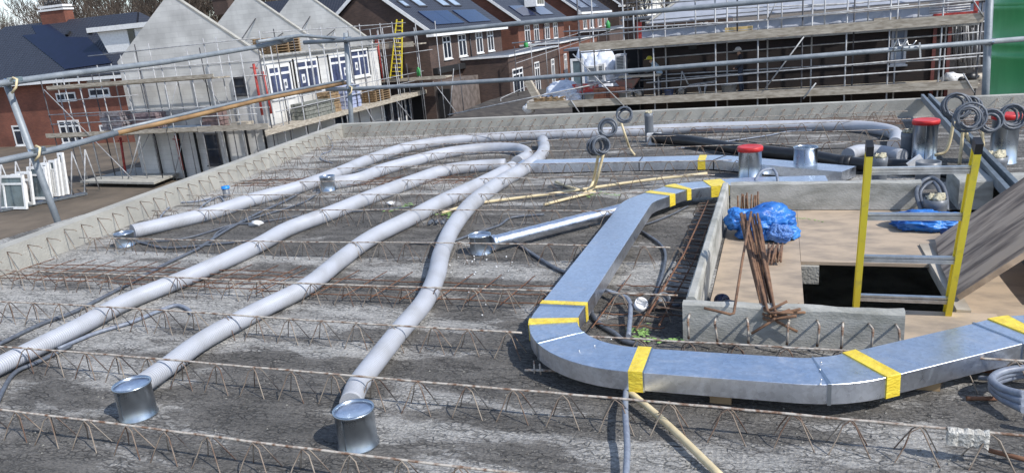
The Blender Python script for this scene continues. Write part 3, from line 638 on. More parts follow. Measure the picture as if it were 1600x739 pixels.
# ================================================================== FLAT DUCTS
def rect_path(pts, w, zb, zt, spacing=.03):
    """pts: (x,y[,radius]) corners -> dense centre line with arcs"""
    out = []; P = [V((p[0], p[1], 0)) for p in pts]
    for i, p in enumerate(P):
        r = pts[i][2] if len(pts[i]) > 2 else 0
        if 0 < i < len(P) - 1 and r:
            a = (P[i - 1] - p).normalized(); b = (P[i + 1] - p).normalized()
            ang = a.angle(b); tl = r / math.tan(ang / 2); p0, p1 = p + a * tl, p + b * tl
            c = p + (a + b).normalized() * (r / math.sin(ang / 2)); n = 14
            v0, v1 = p0 - c, p1 - c
            th = v0.angle(v1); sg = 1 if v0.cross(v1).z > 0 else -1
            for k in range(n + 1): out.append(c + Matrix.Rotation(sg * th * k / n, 3, 'Z') @ v0)
        else: out.append(p)
    res = [out[0]]
    for q in out[1:]:
        L = (q - res[-1]).length; n = max(1, int(L / spacing)); s0 = res[-1].copy()
        for k in range(1, n + 1): res.append(s0.lerp(q, k / n))
    return res
def rect_duct(path, w, zb, zt, grow=0.0):
    s = MB(); secs = []
    for i, p in enumerate(path):
        d = (path[min(i + 1, len(path) - 1)] - path[max(i - 1, 0)]).normalized(); nr = V((-d.y, d.x, 0)); h = w / 2 + grow; c = .0014
        secs.append([p + nr * u + V((0, 0, z)) for u, z in ((-h, zb - grow + c), (-h + c, zb - grow), (h - c, zb - grow), (h, zb - grow + c), (h, zt + grow - c), (h - c, zt + grow), (-h + c, zt + grow), (-h, zt + grow - c))])
    return s.loft(secs)
def plen(path):
    L = [0]
    for a, b in zip(path, path[1:]): L.append(L[-1] + (b - a).length)
    return L
def sub(path, a, b):
    L = plen(path); r = []
    def at(s):
        for i in range(len(L) - 1):
            if L[i] <= s <= L[i + 1]: return path[i].lerp(path[i + 1], (s - L[i]) / max(1e-9, L[i + 1] - L[i]))
        return path[-1].copy()
    r.append(at(a)); r += [p for p, l in zip(path, L) if a + 1e-4 < l < b - 1e-4]; r.append(at(b)); return r
def near(path, px, py, z):
    q = G(px, py, z); L = plen(path); return min((((V((p.x, p.y, 0)) - V((q.x, q.y, 0))).length), l) for p, l in zip(path, L))[1]
ZB, ZT, W = .062, .143, .224
path = rect_path([(.35, 6.06), (-.22, 6.03, .8), (-.72, 5.84, .3), (-.975, 5.36, .45), (-.985, 2.735, .44), (.20, 2.735, .42), (.97, 3.29, .4), (2.3, 3.36)], W, ZB, ZT)
fd = thing('flat_duct', 'flat galvanised duct with yellow tape curving round the stair opening', 'flat duct', (-.5, 2.8, 0), 'flat galvanised ducts')
LT = plen(path)[-1]
cuts = [0] + sorted(near(path, *q, ZT) for q in ((1003, 300), (872, 478), (905, 520), (1010, 560), (1285, 585), (1385, 585), (1560, 520))) + [LT]
for i, (a, b) in enumerate(zip(cuts, cuts[1:])):
    s = rect_duct(sub(path, a + .0008, b - .0008), W, ZB, ZT, 0.0 if i % 2 else -.0012); part('duct_section', s, galv, fd)
    if i:
        s = rect_duct(sub(path, a - .004, a + .004), W, ZB, ZT, .003); part('flange', s, galv_dull, fd)
for (px, py, wd, tw) in ((1122, 286, .07, 0), (1072, 295, .035, 0), (1032, 302, .035, 0), (872, 474, .02, 0), (880, 502, .022, 0), (1003, 560, .028, 0), (1393, 588, .03, 0), (1590, 512, .035, 0)):
    c = near(path, px, py, ZT); s = rect_duct(sub(path, c - wd, c + wd), W, ZB, ZT, .0042); part('tape', s, tape_m, fd)
for px, py in ((905, 548), (929, 540), (955, 530), (1283, 566), (1281, 577), (1283, 593), (1282, 600)):
    s = MB(); c = G(px, py, ZT + .003); s.lathe([(.004, 0), (.004, .002), (0, .004)], c, 8); part('rivet', s, alu, fd)
s = MB(); c = path[int(len(path) * .2)]
q = G(1018, 300, ZT)
# support blocks under the flat duct
for k, (x, y) in enumerate(((-.98, 4.9), (-.98, 3.9), (-.2, 2.74), (.55, 2.98))):
    s = MB(); s.box((x - .04, y - .05, -.002), (x + .04, y + .05, ZB - .002)); single('support_block', s, pallet_w, ['wooden block under the far run of the taped flat duct', 'wooden block under the middle of the long taped duct run', 'wooden block under the near run of the taped flat duct', 'wooden block under the taped duct where it turns beside the hatch'][k], 'support block', (x, y, 0))
path2 = rect_path([(-2.52, 7.22), (-.56, 7.26, .3), (.55, 6.62)], W, .01, .09)
f2 = thing('flat_duct', 'far flat galvanised duct lying straight behind the upright beige conduits', 'flat duct', (-1.5, 7.2, 0), 'flat galvanised ducts')
L2 = plen(path2)[-1]; c2 = [.0, 1.25, 2.0, L2]
for i, (a, b) in enumerate(zip(c2, c2[1:])):
    s = rect_duct(sub(path2, a + .001, b - .001), .25, .008, .095); part('duct_section', s, galv, f2)
    if i: s = rect_duct(sub(path2, a - .006, a + .006), .25, .008, .095, .003); part('flange', s, dark_steel, f2)
s = rect_duct(sub(path2, 1.8, 1.87), .25, .008, .095, .003); part('tape', s, tape_m, f2)
s = rect_duct(sub(path2, -.0, .02), .25, .008, .095, .004); part('flange', s, galv, f2)
# ================================================================== GREY CABLES, CONDUITS
def cable(pts, label, r=.011, m=dark_cond, z=.012, name='conduit', cat='conduit', group='grey conduits on the slab'):
    P = [G(p[0], p[1], p[2] if len(p) > 2 else z) for p in pts]; s = MB(); s.tube(smooth(P, 7), r, 8)
    return single(name, s, m, label, cat, P[0], group=group)
cable([(-30, 552), (60, 508), (120, 485), (200, 444), (260, 412), (310, 388), (350, 362), (400, 335), (450, 312), (500, 285), (580, 262), (700, 232), (760, 224)], 'long grey conduit running beside the longest white duct', r=.012)
cable([(90, 545), (150, 520), (200, 505), (250, 485), (275, 477), (292, 482), (300, 490)], 'short grey conduit ending in a hook between the two longest white ducts', r=.011, m=lt_cond)
cable([(-10, 640), (20, 585), (60, 565), (110, 540)], 'grey conduit end under the longest white duct at the left frame edge', r=.011)
cable([(200, 372), (225, 380), (260, 387), (330, 382), (400, 375), (450, 368)], 'grey conduit curving from the left collar across two ducts', r=.009)
cable([(215, 362), (240, 352), (258, 330), (275, 318), (305, 315), (330, 310)], 'grey conduit looping up towards the blue capped stub', r=.009, m=lt_cond)
cable([(310, 330), (318, 320), (335, 310), (345, 308), (352, 318)], 'small grey conduit loop beside the blue capped stub', r=.008, m=lt_cond)
cable([(205, 380), (290, 372), (360, 352), (400, 348), (480, 336), (560, 330), (640, 324)], 'thin dark conduit crossing the slab through the middle collar area', r=.007)
cable([(330, 378), (345, 360), (400, 340), (470, 318), (500, 300)], 'dark conduit ending behind the middle collar', r=.008)
cable([(555, 262, .01), (560, 255), (620, 247), (700, 238), (800, 226), (900, 214)], 'thin dark conduit between the two outermost white ducts', r=.008)
cable([(512, 212, .12), (520, 225, .03), (516, 236), (503, 241), (502, 249), (520, 255)], 'curly grey conduit at the far left wall corner', r=.007, m=lt_cond)
cable([(640, 380), (700, 378), (740, 365), (780, 352), (800, 340), (850, 335)], 'dark conduit behind the round spiral duct collar', r=.009)
cable([(810, 382), (840, 402), (870, 420), (900, 430)], 'grey conduit slipping under the long flat duct run', r=.012)
cable([(925, 446, .04), (950, 455, .04), (975, 463, .05), (984, 472, .05), (985, 490, .05), (982, 525, .03)], 'grey conduit bending down between the flat duct and the near kerb', r=.012, m=lt_cond)
cable([(924, 470), (925, 490), (940, 508), (960, 520), (975, 532), (995, 537)], 'dark conduit curving inside the near left bend of the flat duct', r=.012)
cable([(990, 480), (1020, 482), (1045, 478), (1062, 476)], 'short grey conduit meeting the near kerb corner', r=.011)
cable([(1000, 360), (1030, 380), (1040, 400), (1032, 440), (1020, 470)], 'dark conduit dropping past the mesh beside the long kerb', r=.010)
cable([(985, 352), (1010, 350), (1050, 335), (1075, 322)], 'thin dark conduit behind the long flat duct run', r=.006)
cable([(1060, 232), (1130, 222), (1200, 212), (1230, 206), (1270, 204)], 'thin grey conduit in front of the outermost white duct', r=.008, m=lt_cond)
cable([(1140, 218), (1200, 226), (1260, 232), (1330, 232)], 'thin black conduit behind the open topped collar', r=.006, m=black_pl)
cable([(978, 607, .05), (977, 640, .06), (979, 675, .06), (980, 705, .05), (977, 760, .04)], 'single grey conduit hanging out below the flat duct in the foreground', r=.0115, m=lt_cond)
cable([(1175, 300, .02), (1178, 285, .12), (1190, 268, .2), (1208, 265, .2), (1215, 280, .16), (1213, 300, .06)], 'grey conduit arching over the left end of the long kerb', r=.011, m=lt_cond)
cable([(1447, 345, .02), (1436, 320, .08), (1432, 300, .14), (1440, 285, .18), (1456, 278, .2), (1470, 287, .18), (1478, 305, .12), (1480, 330, .04)], 'thick dark conduit looping over the short pipe in the kerb gap', r=.014)
cable([(1450, 342, .02), (1441, 318, .08), (1438, 302, .13), (1446, 290, .17), (1458, 285, .18), (1466, 295, .16), (1472, 312, .1), (1474, 330, .04)], 'inner dark conduit looping over the short pipe in the kerb gap', r=.012)
for k in range(3):
    cable([(1600, 640 - k * 12, .05 + k * .02), (1565, 622 - 8 * k, .04 + k * .02), (1550, 603 - 6 * k, .04 + k * .02), (1575, 590 - 6 * k, .05 + k * .02), (1620, 585 - 4 * k, .05 + k * .02), (1680, 600, .05), (1690, 640, .05), (1640, 660, .04), (1600, 650, .05)], ['lowest ring of the fat grey conduit coil at the right frame edge', 'middle ring of the fat grey conduit coil at the right frame edge', 'topmost ring of the fat grey conduit coil at the right frame edge'][k], r=.014, m=lt_cond, group='grey conduit coil at the right')
cable([(1528, 590, .02), (1560, 590, .03), (1600, 583, .04)], 'grey conduit tail leading into the coil at the right frame edge', r=.01, m=lt_cond)

def beige_pipe(P, label, r=.0125):
    s = MB(); s.tube(smooth(P, 6), r, 10); return single('beige_conduit', s, beige, label, 'beige conduit', P[0], group='beige conduits')
beige_pipe([G(975, 605, .05), G(1040, 660, .035), G(1135, 752, .02)], 'thick beige conduit poking out under the flat duct in the foreground', r=.0135)
beige_pipe([G(690, 333, .02), G(745, 318, .02), G(860, 303, .03), G(1000, 283, .05), G(1105, 271, .07)], 'long beige conduit lying diagonally behind the flat duct')
beige_pipe([G(850, 320, .02), G(885, 311, .02), G(930, 300, .02)], 'short beige conduit end in front of the long beige conduit')
beige_pipe([G(868, 284, .02), G(895, 294, .02), G(925, 300, .02)], 'short beige conduit stub behind the long beige conduit')
beige_pipe([G(905, 306, .02), G(916, 300, .02), G(924, 290, .06), G(928, 278, .12), PY(935, 242, 6.05)], 'upright beige conduit bent at its foot, under the dense front coil')
beige_pipe([G(918, 300, .02), G(928, 292, .05), PY(934, 275, 6.15), PY(943, 240, 6.15)], 'straighter upright beige conduit right beside the bent one')
beige_pipe([G(992, 243, .0), G(984, 232, .06), PY(978, 215, 7.9), PY(970, 190, 7.9)], 'leaning beige conduit under the two higher coils')
beige_pipe([PY(1490, 190, 6.9), PY(1484, 222, 6.9), PY(1476, 238, 6.9), PY(1460, 243, 6.9)], 'bent beige conduit beside the tall red capped collar')
beige_pipe([PY(1505, 200, 6.7), PY(1502, 230, 6.7), PY(1499, 258, 6.7)], 'straight beige conduit under the large front coil at the right')
beige_pipe([PY(1508, 200, 7.0), PY(1513, 220, 7.0), PY(1516, 240, 7.0)], 'short beige conduit half hidden behind the yellow ladder stile')
beige_pipe([PY(1535, 205, 6.9), PY(1537, 235, 6.9), PY(1541, 258, 6.9)], 'beige conduit just behind the right ladder stile top')

def coil(px, py, Y, R0, label, loops=5, tiltv=(0.15, -1, .25), r=.012, m=dark_cond, sq=1.0):
    c = PY(px, py, Y); n = V(tiltv).normalized(); u = n.cross(V((0, 0, 1))).normalized(); v = u.cross(n)
    rr = random.Random(px); P = []
    for i in range(loops * 16):
        a = 2 * math.pi * i / 16; k = i / 16
        rad = R0 * (1 + .2 * math.sin(k * 2.3 + px)); off = (k - loops / 2) * r * 1.9
        P.append(c + u * rad * math.cos(a) * sq + v * rad * math.sin(a) + n * off + u * .15 * R0 * math.sin(k * 3.1) + v * .1 * R0 * math.cos(k * 2))
    s = MB(); s.tube(P, r, 7); return single('cable_coil', s, m, label, 'cable coil', c, group='coiled cables on the conduits')
coil(935, 228, 6.1, .066, 'dense front cable coil on the pair of upright beige conduits', loops=8, tiltv=(.9, -1, .2), r=.0095)
coil(949, 201, 6.3, .062, 'second cable coil hanging left of the leaning beige conduit', loops=4, r=.0095)
coil(976, 180, 7.6, .072, 'highest cable coil above the far grey pipe', loops=4, r=.0095)
coil(1494, 166, 7.0, .09, 'tallest cable coil at the right near the joint channel', loops=5, r=.0095, m=dark_cond)
coil(1514, 184, 6.6, .088, 'large round cable coil in front of the tallest one', loops=5, r=.0095)
coil(1518, 164, 7.2, .06, 'small cable coil peeping out behind the large ones', loops=3, r=.0095)
coil(1547, 190, 6.7, .075, 'cable coil above the right ladder stile', loops=5, r=.0095)
coil(1581, 182, 6.9, .08, 'rightmost cable coil in front of the red cap', loops=5, r=.0095)

# ---- grey pvc pipes with foam, black pipe
def pvc_pipe(c, r, h, label, fm=True, top=True):
    t = thing('drain_pipe', label, 'drain pipe', c, 'grey drain pipes'); c = V(c)
    s = MB(); s.lathe([(r, 0), (r, h - .05), (r * 1.04, h - .045), (r * 1.04, h), (r * .94, h), (r * .93, h - .04), (0, h - .045)], c, 28); part('pipe', s, pvc, t)
    if fm:
        s = MB()
        for k in range(7):
            a = k * 2.4; s.blob(c + V((math.cos(a) * r * .5, math.sin(a) * r * .5, h - .005 + .008 * (k % 3))), r * (.3 + .08 * (k % 3)), seed=k, amp=.5, sub=2)
        part('foam', s, foam, t)
    return t
pvc_pipe(G(1417, 246), .058, .23, 'foam filled grey pipe touching the tall red capped collar')
pvc_pipe(G(1373, 288), .055, .22, 'foam filled grey pipe behind the left ladder stile')
pvc_pipe(G(1460, 340), .068, .13, 'short foam topped grey pipe in the gap of the long kerb')
pvc_pipe(V((1.08, 6.35, 0)), .085, .2, 'wide dark grey pipe behind the top ladder rung', fm=False)
pvc_pipe(V((1.55, 6.5, 0)), .085, .2, 'wide foam filled grey pipe at the right frame edge')
pvc_pipe(G(1015, 222), .05, .34, 'thin grey pipe standing at the end of the black pipe', fm=True)
s = MB(); c = G(1020, 226)
s.box(c + V((-.06, -.03, 0)), c + V((.1, .03, .13))); single('white_bracket', s, white_pl, 'pale bracket at the foot of the thin far grey pipe', 'bracket', c)
s = MB(); P = [G(1022, 216, .08), G(1080, 221, .07), G(1160, 234, .07), G(1260, 244, .07), G(1330, 256, .07), G(1400, 260, .07), G(1470, 262, .06)]
s.tube(smooth(P, 6), .06, 18)
t = thing('black_pipe', 'thick black drain pipe lying behind the collars with red caps', 'black pipe', P[0]); part('pipe', s, black_pl, t)
s = MB(); d = (P[5] - P[4]).normalized()
s.lathe([(.06, 0), (.072, .003), (.072, .05), (.066, .055), (.072, .06), (.072, .1), (.06, .103)], P[4] - d * .1, 20, d); part('coupling', s, black_pl, t)
s = MB(); P = [G(1290, 268, .02), G(1350, 262, .04), G(1420, 266, .05), G(1480, 275, .03)]; s.tube(smooth(P, 5), .022, 10); single('hose', s, black_pl, 'thinner black hose in front of the thick black pipe', 'hose', P[0])
# white tile-like box (junction box on edge)
s = MB(); c = PY(1432, 255, 6.5); s.beam(c + V((-.045, 0, -.04)), c + V((.045, .02, .03)), .02, .1, V((.5, 0, 1))); single('junction_box', s, white_pl, 'small white junction box tipped on edge among the grey pipes', 'junction box', c)
# socket boxes near the kerb
for (px, py, lab) in ((1000, 478, 'white plastic socket box tied between the flat duct and near kerb'), (945 + 90, 470, 'greyish plastic box beside the near kerb corner')):
    s = MB(); c = G(px, py, .05); s.lathe([(.034, 0), (.034, .035), (.028, .036), (.027, .01), (0, .01)], c, 20, (.35, -.6, .7)); single('socket_box', s, white_pl if px < 1010 else pvc, lab, 'socket box', c)
for (px, py, r_, lab) in ((412, 252, .05, 'white crumpled plastic bag at the far left wall'), (400, 349, .05, 'white paper scrap beside the longest white duct'), (268, 316, .035, 'white plastic scrap beside the blue capped stub'), (610, 318, .03, 'pale scrap between the two middle ducts'), (765, 458, .0, '')):
    if r_:
        s = MB(); c = G(px, py, .02); s.blob(c, r_, seed=px, amp=.45, sc=(1.2, .8, .55), sub=2); single('plastic_scrap', s, white_pl, lab, 'scrap', c)
s = MB(); c = G(683, 347, .02)
for k in range(12): s.blob(c + V((.02 * math.sin(k * 2.1) * 3, .03 * math.cos(k * 1.7), 0)), .018, seed=k, amp=.4, sub=1)
single('debris_heap', s, dark_cond, 'small dark blue grey crumpled heap beside the nearest white duct', 'debris', c)

# foam crumbs and rubble: nobody could count them
s = MB(); rr = random.Random(3)
for k in range(32):
    px, py = (rr.gauss(745, 26), rr.gauss(420, 22)) if k < 44 else (rr.uniform(350, 1000), rr.uniform(400, 700))
    s.blob(G(px, py, .004), rr.uniform(.0025, .007), seed=k, amp=.4, sub=1)
single('foam_crumbs', s, white_pl, 'white foam crumbs scattered around the spiral duct collar', 'crumbs', (0, 0, 0), kind='stuff')
s = MB()
for k in range(2600):
    x = rr.uniform(-3.2, 1.6); y = rr.uniform(1.4, 3.2)
    if k % 2: x = rr.uniform(-.9, 1.7); y = rr.uniform(1.45, 2.5)
    a = rr.uniform(.0018, .0062); c = V((x, y, 0)); q = [V((rr.uniform(.6, 1.3) * a, 0, 0)), V((-a * .5, a * rr.uniform(.5, 1.2), 0)), V((-a * .6, -a * .8, 0)), V((a * .1, 0, a * rr.uniform(.6, 1.2)))]
    s.add([c + v for v in q], [(0, 1, 3), (1, 2, 3), (2, 0, 3)])
single('grit', s, mat('grit_stone', (.3, .29, .26), (.09, .085, .08), rough=.95, scale=40), 'grey concrete grit lying on the slab surface', 'grit', (0, 0, 0), kind='stuff')

# green spray marks (paint sprayed on the slab and on objects)
def spray(name, pts, label, w=.012, z=.006):
    s = MB(); P = smooth([G(p[0], p[1], z) for p in pts], 5)
    for i, p in enumerate(P[:-1]):
        d = (P[i + 1] - p); sd = V((-d.y, d.x, 0)).normalized() * w * (.6 + .5 * math.sin(i * 1.9) ** 2)
        s.add([p - sd, P[i + 1] - sd, P[i + 1] + sd, p + sd, p - sd + V((0, 0, -.002)), P[i + 1] - sd + V((0, 0, -.002)), P[i + 1] + sd + V((0, 0, -.002)), p + sd + V((0, 0, -.002))], [(0, 1, 2, 3), (7, 6, 5, 4), (0, 4, 5, 1), (2, 6, 7, 3)])
    return single(name, s, greensp, label, 'paint mark')
def single_wrap(*a, **k): return None
_old = single
def spray(pts, label, w=.010, z=.010):
    s = MB(); P = smooth([G(p[0], p[1], z) for p in pts], 5); rr = random.Random(len(label))
    for i, p in enumerate(P):
        for k in range(3):
            c = p + V((rr.gauss(0, w), rr.gauss(0, w), 0)); a = rr.uniform(.3, .9) * w
            s.add([c + V((a * math.cos(t), a * math.sin(t) * .7, .0)) for t in (0, 1.05, 2.1, 3.14, 4.2, 5.2)], [(0, 1, 2, 3, 4, 5)])
    return _old('paint_mark', s, greensp, label, 'paint mark', P[0], group='green spray marks', recalc=False)
spray([(985, 514), (1000, 516), (1012, 522), (995, 528), (1020, 531), (1040, 531), (1060, 530)], 'bright green spray mark between the flat duct bend and the near kerb', w=.014)
spray([(1015, 506), (1011, 514)], 'small green spray dab by the socket box', w=.01)
spray([(607, 330), (620, 326), (632, 322), (640, 318)], 'green spray mark between the two longest ducts', w=.02)
spray([(690, 335), (700, 332), (705, 338)], 'green spray mark beside the nearest white duct', w=.02)
spray([(918, 308), (940, 302), (965, 305), (930, 298)], 'green spray mark beneath the upright beige conduits', w=.015)
s = MB(); q = [PY(x, y, HY1) for x, y in ()]
spray([(1243, 340), (1262, 342), (1285, 346)], 'green spray squiggle on the plywood', w=.008, z=.0)

# ---- blue bag and film
def bag(c, r, sc, label, seed, name='plastic_bag', fl=.002):
    bm = bmesh.new(); bmesh.ops.create_icosphere(bm, subdivisions=5, radius=1); s = MB(); vs = []
    for v in bm.verts:
        p = v.co; w_ = p + V((noise.noise(p * 2 + V((seed, 5, 0))), noise.noise(p * 2 + V((0, seed, 5))), 0)) * .5
        k = 1 + .34 * noise.noise(p * 1.5 + V((seed, 0, 0))) - .38 * abs(noise.noise(w_ * 3.1 + V((0, seed, 0)))) - .16 * abs(noise.noise(w_ * 7 + V((0, seed, 2)))) + .1
        q = V((p.x * sc[0] * r * k, p.y * sc[1] * r * k, p.z * sc[2] * r * k)); q += V(c)
        if q.z < fl: q.z = fl + (fl - q.z) * .02
        vs.append(q)
    s.add(vs, [[v.index for v in f.verts] for f in bm.faces], True); bm.free()
    return s
c = V((-.08, 4.98, .08)); t = thing('plastic_bag', 'crumpled bright blue plastic bag of scraps on the plywood by the kerb', 'plastic bag', (c.x, c.y, 0))
s = bag(c, .20, (1.05, .75, .62), '', 3); part('bag_body', s, blue_pl, t)
s = bag(c + V((-.16, -.02, .04)), .09, (1, .8, .8), '', 9); part('bag_knot', s, blue_pl, t)
lb = mat('pale_blue_lining', (.12, .26, .6), (.04, .14, .45), rough=.35, scale=30, bump=.5)
s = bag(c + V((.09, -.15, -.02)), .075, (1.1, .6, .8), '', 12); part('bag_lining', s, lb, t, label='paler blue crumpled underside of the bag')
c = V((.92, 5.2, .03)); s = bag(c, .19, (1.25, .7, .42), '', 21); single('blue_film', s, blue_pl, 'blue plastic film lying behind the right ladder stile', 'film', c)
c = V((.98, 4.9, .04)); s = bag(c, .06, (1, .8, .8), '', 25); single('blue_film', s, mat('navy_film', (.01, .03, .12), rough=.3), 'dark navy film lump at the corner of the leaning board', 'film', c)
# small dark roll by near kerb
s = MB(); c = G(1128, 470, .03); s.lathe([(.012, -.02), (.036, -.018), (.038, 0), (.036, .018), (.012, .02)], c, 20, (.5, -.6, .2)); single('tape_roll', s, mat('navy_plastic', (.01, .015, .05), rough=.25), 'dark blue roll lying on plywood behind the near kerb', 'roll', c)
s = MB(); P = [c + V((.0, 0, 0)), c + V((.06, 0, -.01)), c + V((.12, -.03, -.02)), c + V((.16, -.03, -.025))]; s.tube(smooth(P), .014, 8); single('hose', s, dark_cond, 'short dark hose beside the blue roll', 'hose', c)

# ---- bundle of rusty bent bars propped over the near kerb
t = thing('rebar_bundle', 'bundle of rusty bent reinforcing bars propped over the near kerb', 'rebar bundle', (-.05, 3.6, 0))
ruz = mat('rebar_brown', (.21, .115, .065), (.075, .04, .026), rough=.8, scale=25, pos=(.3, .62))
rr = random.Random(11)
for k in range(17):
    top = PY(1158 + (k % 6) * 5.5 + rr.uniform(-2, 2), 345 + rr.uniform(-14, 14), 3.95 + rr.uniform(-.03, .03))
    kn = PY(1194 + (k % 6) * 4 + rr.uniform(-3, 3), 492 + rr.uniform(-8, 12), 3.22 + rr.uniform(-.03, .03))
    hk = kn + V((rr.choice((.10, .12, .13, .09)), rr.uniform(-.06, .09), rr.uniform(-.045, .05)))
    if k in (3, 8): kn = PY(1146, 492, 3.12); hk = PY(1100, 481, 3.1)
    if k == 8: continue
    if k in (5,): hk = kn + V((-.10, -.04, -.06))
    mid = top.lerp(kn, .5) + V((rr.uniform(-.008, .008), rr.uniform(-.015, .015), -.01))
    s = MB(); s.tube([top, mid, kn.lerp(top, .05), kn.lerp(top, .015), kn + (hk - kn) * .1, hk], .0062, 8); part('bar', s, ruz, t)
# rear lot of bars standing behind bag
t = thing('rebar_bundle', 'short upright stack of rusty bars in the far left corner of the opening', 'rebar bundle', (-.25, 5.5, 0))
for k in range(9):
    a = V((-.27 + k * .017, 5.5 + rr.uniform(-.03, .03), .0)); s = MB(); s.tube([a, a + V((rr.uniform(-.01, .01), .02, .15 + rr.uniform(-.02, .02)))], .0065, 6); part('bar', s, ruz, t)
t = thing('rebar_bundle', 'cut ends of thin rusty bars sticking out under the blue bag', 'rebar bundle', (-.02, 4.95, 0))
for k in range(12):
    a = G(1200 + (k % 5) * 5, 405 + (k // 5) * 4, .01 + .012 * (k // 5)); s = MB(); s.tube([a, a + V((.01 * (k % 3), .22, .03))], .006, 6); part('bar', s, ruz, t)

# ---- joint channel (dark double strip running to the far wall)
t = thing('joint_channel', 'dark grey double channel running from the far wall to the kerb gap', 'channel', (1.45, 8, .1))
pa, pb = G(1441, 152, .22), G(1592, 322, .2)
ch = mat('channel_grey', (.17, .20, .23), (.12, .145, .165), rough=.45, scale=8, metal=.3)
for off, w_ in ((0, .03), (.075, .03)):
    s = MB(); s.beam(pa + V((off, 0, 0)), pb + V((off, 0, 0)), w_, .07); part('side_strip', s, ch, t)
s = MB(); s.beam(pa + V((.0375, 0, -.028)), pb + V((.0375, 0, -.028)), .042, .01); part('web', s, ch, t)
# loose rusty bars lower right
for (a, b, lab) in ((G(1545, 703, .02), G(1620, 722, .03), 'rusty bar end on the slab in the bottom right corner'), (G(1510, 622, .01), G(1560, 622, .01), 'short rusty bar stub before the grey conduit coil'), (G(1530, 578, .03), G(1580, 583, .03), 'rusty bar end beside the tail of the grey coil')):
    s = MB(); s.tube([a, b], .008, 7); single('loose_bar', s, rust, lab, 'rebar', a)
s = MB(); P = [G(820, 578, .03), G(888, 579, .03)]; s.tube(P, .006, 6); s.tube([G(845, 585, .02), G(843, 568, .07)], .004, 5); s.tube([G(835, 583, .02), G(834, 563, .07)], .004, 5); single('loose_bar', s, coated, 'cement coated bar stub poking out left of the flat duct bend', 'rebar', P[0])

# ================================================================== GUARD RAILS round the slab
t = thing('guard_rail', 'thick grey tube edge protection with posts running round the slab', 'guard rail', (-6.9, 10.9, 0))
PA, PB = V((-7.0, 5.4, 0)), V((-6.85, 11.1, 0)); YB = 11.1
def pole(px0, py0, px1, py1, Y=None, X=None, r=.036):
    f = (lambda x, y: PY(x, y, Y)) if Y else (lambda x, y: PX(x, y, X))
    a, b = f(px0, py0), f(px1, py1); s = MB(); s.tube([a + (a - b).normalized() * 0, b + (b - a).normalized() * 1.2], r, 14); return s
part('post', pole(9, 128, 85, 332, X=-7.0, r=.033), tube_steel, t)
part('post', pole(540, 52, 549, 188, Y=YB, r=.04), tube_steel, t)
part('post', pole(1549, -60, 1540, 143, Y=YB, r=.044), tube_steel, t)
def rail(pts, r, lab=None, m=tube_steel):
    s = MB(); s.tube(pts, r, 14); return part('rail', s, m, t, lab)
xl = lambda x, y: PX(x, y, -6.93)
rail([xl(-200, 161), xl(0, 131), xl(100, 117), xl(260, 97), xl(400, 74), xl(455, 62)], .032)
rail([PX(402, 66, -6.86), PX(440, 60, -6.86), PX(470, 56, -6.86), PX(535, 61, -6.86)], .026)
rail([PY(475, 67, YB - .07), PY(545, 63, YB - .07), PY(800, 38, YB - .07), PY(1000, 20, YB - .07), PY(1240, -1, YB - .07), PY(1640, -42, YB - .07)], .035)
rail([xl(-200, 283), xl(0, 252), xl(90, 233), xl(182, 208)], .032)
rail([xl(178, 209), xl(300, 182), xl(400, 158), xl(540, 130)], .03, 'brown rusted length of the middle rail', mat('brown_tube', (.33, .2, .09), (.19, .11, .05), rough=.6, scale=3))
rail([xl(176, 205), xl(300, 176), xl(400, 153), xl(537, 126)], .02)
rail([PY(510, 140, YB - .06), PY(560, 139, YB - .07), PY(700, 131, YB - .07), PY(800, 125, YB - .07), PY(1000, 110, YB - .07), PY(1250, 90, YB - .07), PY(1640, 58, YB - .07)], .033)
for (p, ax) in ((PX(18, 128, -6.95), 1), (PX(55, 238, -6.95), 1), (PY(541, 62, YB - .03), 0), (PY(546, 138, YB - .03), 0), (PY(1546, 66, YB - .03), 0), (PX(443, 62, -6.9), 1)):
    s = MB(); s.lathe([(.052, -.035), (.058, -.03), (.058, .03), (.052, .035)], p, 14); s.beam(p + V((.04, -.06, .02)), p + V((.04, .08, .02)), .03, .04); s.bar(p + V((.02, -.05, -.03)), p + V((.02, -.11, .01)), .012)
    part('clamp', s, galv_dull, t)
s = MB(); p = PY(1395, 72, YB - .07)
for k in range(2): s.tube([p + V((k * .1 + .12 * 0, -.03, -.07)), p + V((k * .1 + .02, -.05, .03)), p + V((k * .1 + .05, -.05, .08)), p + V((k * .1 + .07, -.05, .0)), p + V((k * .1 + .13, -.05, .0)), p + V((k * .1 + .16, -.05, .05))], .007, 6)
s.beam(p + V((.3, -.05, .02)), p + V((.32, -.05, -.17)), .02, .02); part('wire_tie', s, alu, t)
for q, lab in (((22, 130), 'pale yellow strap wound round the top rail at its left post'), ((58, 236), 'pale yellow strap wound round the middle rail at its left post'), ((546, 140), 'pale yellow strap at the middle rail of the corner post')):
    p = PX(*q, -6.9) if q[0] < 100 else PY(*q, YB - .1); s = MB(); s.tube([p + V((0, -.0, .05)), p + V((.05, 0, .03)), p + V((.05, -.03, -.04)), p + V((.0, -.05, -.09))], .012, 6); single('strap', s, beige, lab, 'strap', p)
